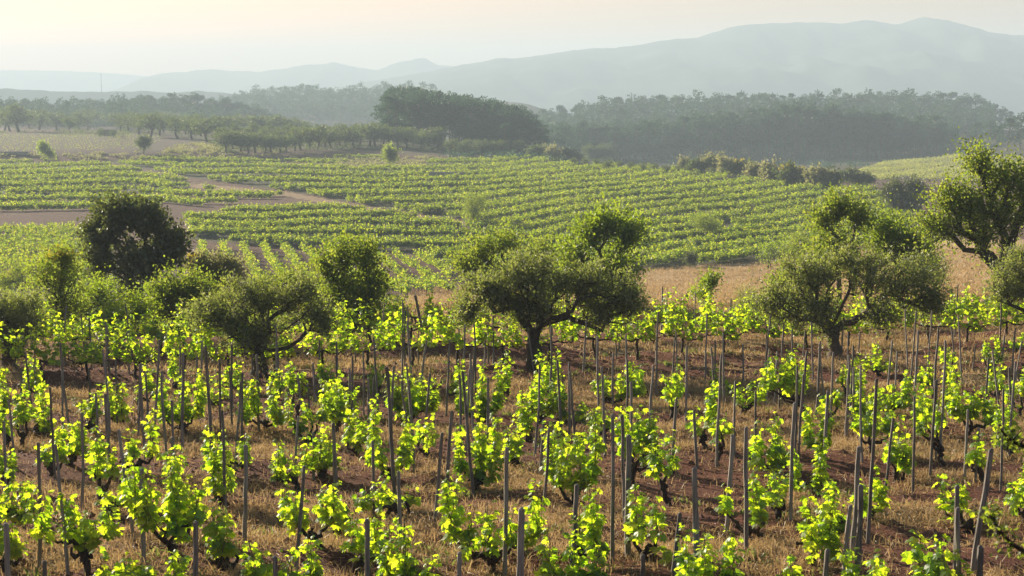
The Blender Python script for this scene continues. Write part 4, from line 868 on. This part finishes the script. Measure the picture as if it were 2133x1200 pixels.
# the rest of the woods: one mass each, built from whole small trees
def forest(name, pts, seed, lab):
    rg = np.random.default_rng(seed); tr_, fo = Acc(), Acc(); a = Acc()
    for (x, d, hy) in pts:
        p = on(x, d); s = max(.35, ((190 - hy) / F * d - p[2]) / 12.2) if hy else rg.uniform(.7, 1.1)
        s = s * rg.uniform(.7, 1.25); n = 16; f = rg.random(n) ** .8; z = 12 * s * (.12 + .86 * f)
        r = s * (3.4 * np.sin(np.clip(f * .85 + .15, 0, 1) * math.pi) ** .7 + .3) * rg.uniform(.3, 1.0, n); an = rg.uniform(0, 6.28, n)
        T = p + np.stack([np.cos(an) * r, np.sin(an) * r, z], -1)
        m = 15; e = unit(rg.normal(0, 1, (n, m, 3))) * rg.random((n, m, 1)) ** .4 * np.array([1.5, 1.5, .9]) * s
        Q = (T[:, None] + e).reshape(-1, 3); leaves(a, Q, e.reshape(-1, 3) + (0, 0, .4), rg.normal(0, 1, (n * m, 3)), rg.uniform(.7, 1.2, n * m) * s, KITE)
        tube(a, [p - (0, 0, 1), p + (0, 0, 11 * s)], [.25 * s, .08 * s], 4, 1)
    tag(link(name, a.mesh(name, [M['pine'], M['pinebark']])), lab, 'forest', kind='stuff')
rg = np.random.default_rng(77)
P_ = []
for d, n in ((735, 95), (765, 95), (800, 100), (835, 100), (870, 100), (905, 105), (935, 105)):
    for i in range(n):
        x = 1120 + (i + rg.random()) / n * (945 if d > 800 else 870); P_.append((x, d + rg.normal(0, 8), None))
forest('forest', P_, 5, 'hazy pine forest covering the slope on the right')
P_ = []
for d, n in ((790, 30), (815, 34), (840, 40), (865, 44), (885, 46)):
    for i in range(n): P_.append((-40 + (i + rg.random()) / n * (640 + (d > 840) * 20), d + rg.normal(0, 8), None))
forest('forest', P_, 6, 'hazy wooded hill behind the orchard on the left')
P_ = []
for d, n in ((1140, 60), (1185, 60), (1230, 62), (1275, 64), (1315, 66), (1345, 76)):
    for i in range(n): P_.append((430 + (i + rg.random()) / n * 480, d + rg.normal(0, 10), None))
forest('forest', P_, 8, 'pale hazy wooded ridge between the left hill and the pine grove')
# scrub on banks
def scrub(name, polys, n, seed, lab, size, mat, h):
    rg = np.random.default_rng(seed); a = Acc()
    for poly in polys:
        xs = [q[0] for q in poly]; ys = [q[1] for q in poly]; c = 0
        while c < n:
            x, y = rg.uniform(min(xs), max(xs)), rg.uniform(min(ys), max(ys))
            if not inpoly(x, y, poly): continue
            p = at(x, y); m = 34; e = unit(rg.normal(0, 1, (m, 3))) * rg.random((m, 1)) ** .4 * np.array([h * 1.3, h * 1.3, h * .8]) * rg.uniform(.5, 1.2)
            e[:, 2] = abs(e[:, 2]); leaves(a, p + e, e + (0, 0, .4), rg.normal(0, 1, (m, 3)), size * rg.uniform(.6, 1.3, m), KITE); c += 1
    tag(link(name, a.mesh(name, M[mat])), lab, 'undergrowth', kind='stuff')
scrub('undergrowth', [[(0,322),(420,316),(640,318),(640,330),(0,336)], [(380,300),(470,296),(470,316),(330,318)], [(700,332),(900,326),(880,346),(700,348)]], 110, 91, 'dark scrub on the banks above the vineyard', .35, 'reed', .8)
scrub('undergrowth', [[(1120,336),(1480,345),(1760,352),(1880,335),(1980,318),(1960,292),(1130,300)]], 700, 92, 'low dark scrub between the gully and the forest foot', .7, 'pine', 2.0)
scrub('undergrowth', [[(0,640),(0,700),(130,705),(480,700),(640,690),(830,680),(830,655),(600,640),(300,640)]], 190, 93, 'tangled green undergrowth behind the trellised vines', .11, 'almond', .38)
scrub('undergrowth', [[(0,590),(240,590),(560,600),(830,620),(820,640),(0,640)]], 170, 94, 'bushy scrub on the slope below the terrace', .16, 'almond', .6)

scrub('undergrowth', [[(0,280),(600,284),(600,262),(0,262)]], 150, 99, 'low hedges and bushes between the orchard trunks on the left', .45, 'orchard', 1.5)
scrub('undergrowth', [[(130,285),(185,285),(185,268),(130,270)],[(245,288),(275,288),(275,268),(245,268)]], 14, 95, 'bushes crowding both sides of the stone hut', .4, 'orchard', 2.0)
scrub('undergrowth', [[(0,262),(620,268),(620,246),(0,240)]], 620, 96, 'dark trees and bushes behind the orchard at the foot of the left hill', .6, 'orchard', 3.4)
scrub('undergrowth', [[(460,322),(700,312),(930,316),(930,308),(700,300),(460,300)]], 120, 98, 'grey green undergrowth around the trunks of the olive grove', .4, 'orchard', 1.4)
scrub('undergrowth', [[(930,332),(1150,336),(1150,318),(930,312)]], 110, 97, 'dark shrub skirt at the foot of the pine grove', .5, 'pine', 2.4)
# stone hut, bank walls, mast
def hut(px, py, wpx, hpx, lab, roof=True):
    p = at(px, py); k = mpp(p); w_, h_ = wpx * k, hpx * k; r = empty('stone_hut', p); tag(r, lab, 'hut')
    a = Acc(); d_ = w_ * .55; th = .35
    def box(a, x0, x1, y0, y1, z0, z1):
        c = np.array([(x, y, z) for z in (z0, z1) for y in (y0, y1) for x in (x0, x1)]); a.add(c, [(0,2,3,1),(4,5,7,6),(0,1,5,4),(2,6,7,3),(0,4,6,2),(1,3,7,5)])
    for x0, x1, z0, z1 in ((-w_/2, -w_*.2, -.5, h_), (-w_*.05, w_*.2, -.5, h_), (w_*.34, w_/2, -.5, h_), (-w_*.2, -w_*.05, h_*.72, h_), (w_*.2, w_*.34, h_*.8, h_), (w_*.2, w_*.34, -.5, h_*.5)): box(a, x0, x1, 0, th, z0, z1)
    box(a, -w_/2, -w_/2 + th, th, d_, -.5, h_); box(a, w_/2 - th, w_/2, th, d_, -.5, h_); box(a, -w_/2 + th, w_/2 - th, d_ - th, d_, -.5, h_)
    link('wall', a.mesh('wall', M['stone']), r)
    if roof:
        a = Acc(); z = h_; a.add([(-w_*.56,-.3,z-.02),(w_*.56,-.3,z-.02),(w_*.56,d_+.3,z+.9),(-w_*.56,d_+.3,z+.9),(-w_*.56,-.3,z+.16),(w_*.56,-.3,z+.16),(w_*.56,d_+.3,z+1.08),(-w_*.56,d_+.3,z+1.08)],
              [(0,3,2,1),(4,5,6,7),(0,1,5,4),(1,2,6,5),(2,3,7,6),(3,0,4,7)]); link('roof', a.mesh('roof', M['tile']), r)
hut(222, 283, 32, 12, 'small ruined stone hut with a low roof among the orchard trees')
def wall(px0, px1, py, hpx, lab):
    a = Acc(); n = 24; rg = np.random.default_rng(4); xs = np.linspace(px0, px1, n); P = np.array([at(x, py) for x in xs]); d0 = P[:, 1].mean(); k = d0 / F
    for i in range(n - 1):
        for r_ in range(4):
            h = hpx * k / 4; x0, x1 = (xs[i] - 1066.5) * k, (xs[i + 1] - 1066.5) * k; z = P[:, 2].min() - .3 + r_ * h
            o = rg.uniform(-.06, .06, 3); sx = (x1 - x0) * .5 * (r_ % 2)
            c = np.array([(x0 + .02 + sx, d0 + o[0], z), (x1 - .02 + sx, d0 + o[0], z), (x1 - .02 + sx, d0 + .6, z), (x0 + .02 + sx, d0 + .6, z)])
            t_ = c + (0, 0, h - .02 + o[1] * .4); a.add(np.vstack([c, t_]), [(0,3,2,1),(4,5,6,7),(0,1,5,4),(1,2,6,5),(2,3,7,6),(3,0,4,7)])
    tag(link('stone_wall', a.mesh('stone_wall', M['stone'])), lab, 'wall')
wall(893, 968, 372, 17, 'low grey dry stone wall with a flat top in the upper part of the vineyard')
wall(-20, 60, 322, 9, 'low dark stone terrace wall below the brown plot at the left edge')
a = Acc(); d = 1900; x = (217.5 - 1066.5) / F * d; zb = float(H(x, d)); zt = (190 - 152) / F * d
tube(a, [(x, d, zb), (x, d, zt)], [.5, .2], 4)
for z in np.linspace(zb + 6, zt - 3, 8): tube(a, [(x - .8, d, z), (x + .8, d, z)], .12, 4)
tag(link('lattice_mast', a.mesh('lattice_mast', M['wire'])), 'thin tall mast on the hazy left horizon', 'mast')

# ------------------------------------------------------------ dry grass, straw litter, clods, weeds
def blades(name, n, ylo, yhi, seed, hgt, wid, mat, lab, mask, lying=.35, kind='grass', clump=.18, per=14):
    rg = np.random.default_rng(seed); c = n // per
    Y = np.sqrt(rg.uniform(ylo ** 2, yhi ** 2, c * 3)); X = rg.uniform(-.36, .36, c * 3) * Y
    keep = mask(X, Y, rg); X, Y = X[keep][:c], Y[keep][:c]; c = len(X)
    gx_ = np.repeat(X, per) + rg.normal(0, clump, c * per); gy_ = np.repeat(Y, per) + rg.normal(0, clump, c * per)
    m = len(gx_); hs = np.repeat(rg.uniform(.4, 1.25, c), per) * hgt * rg.uniform(.5, 1.2, m)
    P0 = np.stack([gx_, gy_, H(gx_, gy_) - .01], -1); ly = rg.random(m) < lying
    az = rg.uniform(0, 6.28, m); el = np.where(ly, rg.uniform(.02, .3, m), rg.uniform(.8, 1.5, m))
    D = np.stack([np.cos(az) * np.cos(el), np.sin(az) * np.cos(el), np.sin(el)], -1)
    S = unit(np.cross(D, rg.normal(0, 1, (m, 3)))) * wid * rg.uniform(.6, 1.3, (m, 1))
    mid = P0 + D * hs[:, None] * .55 + (0, 0, .01); tip = P0 + D * hs[:, None] + np.stack([np.cos(az) * .25 * hs, np.sin(az) * .25 * hs, -.12 * hs * np.where(ly, .2, 1)], -1)
    V = np.stack([P0 - S, P0 + S, mid + S * .8, mid - S * .8, tip], 1).reshape(-1, 3); b = np.arange(m)[:, None] * 5
    a = Acc(); a.add(V, b + [0, 1, 2, 3]); a.L.append((b + [3, 2, 4]).ravel()); a.C.append(np.full(m, 3)); a.M.append(np.zeros(m, int))
    tag(link(name, a.mesh(name, M[mat])), lab, kind, kind='stuff')
def m_near(X, Y, rg):
    return rg.random(X.size) < np.clip(.22 + 2.8 * fbm(X / 2.6, Y / 1.1, 3, 31) + .6 * fbm(X / 9, Y / 7, 2, 8), .04, 1)
blades('dry_grass', 260000, 14, 36, 61, .17, .0045, 'straw', 'dry straw and dead grass between the bush vines', m_near, .55)
blades('dry_grass', 130000, 34, 62, 62, .22, .008, 'straw', 'dry grass below and behind the trellised vines', m_near, .4)
def m_field(X, Y, rg):
    a, b = proj(X, Y, H(X, Y)); return inpoly(a, b, [(1300,655),(1340,560),(1430,556),(1560,549),(1640,523),(1750,510),(2200,520),(2200,655)]) | inpoly(a, b, [(820,660),(860,605),(960,598),(1300,615),(1300,660)])
blades('dry_grass', 110000, 55, 170, 63, .38, .02, 'straw', 'pale dry grass field behind the olive trees', m_field, .15, clump=.5)
def m_rare(X, Y, rg): return rg.random(X.size) < np.clip(.2 + 1.5 * fbm(X / 3, Y / 3, 3, 77), 0, 1)
blades('weeds', 9000, 14, 45, 64, .14, .012, 'weed', 'small green weeds scattered over the vineyard soil', m_rare, .1, 'weeds', .07, 18)
rg = np.random.default_rng(65); n = 22000; Y = np.sqrt(rg.uniform(14 ** 2, 44 ** 2, n)); X = rg.uniform(-.36, .36, n) * Y
ico = np.array([(1,0,0),(-1,0,0),(0,1,0),(0,-1,0),(0,0,1),(0,0,-1)], float); icf = np.array([(0,2,4),(2,1,4),(1,3,4),(3,0,4),(2,0,5),(1,2,5),(3,1,5),(0,3,5)])
s = rg.lognormal(-3.75, .62, n)[:, None, None]; V = np.stack([X, Y, H(X, Y)], -1)[:, None] + ico[None] * s * rg.uniform(.6, 1.3, (n, 6, 1)) * [1, 1, .7]
a = Acc(); a.add(V.reshape(-1, 3), (icf[None] + (np.arange(n) * 6)[:, None, None]).reshape(-1, 3))
tag(link('soil_clods', a.mesh('soil_clods', M['clod'])), 'small red brown clods and stones littering the soil', 'clods', kind='stuff')
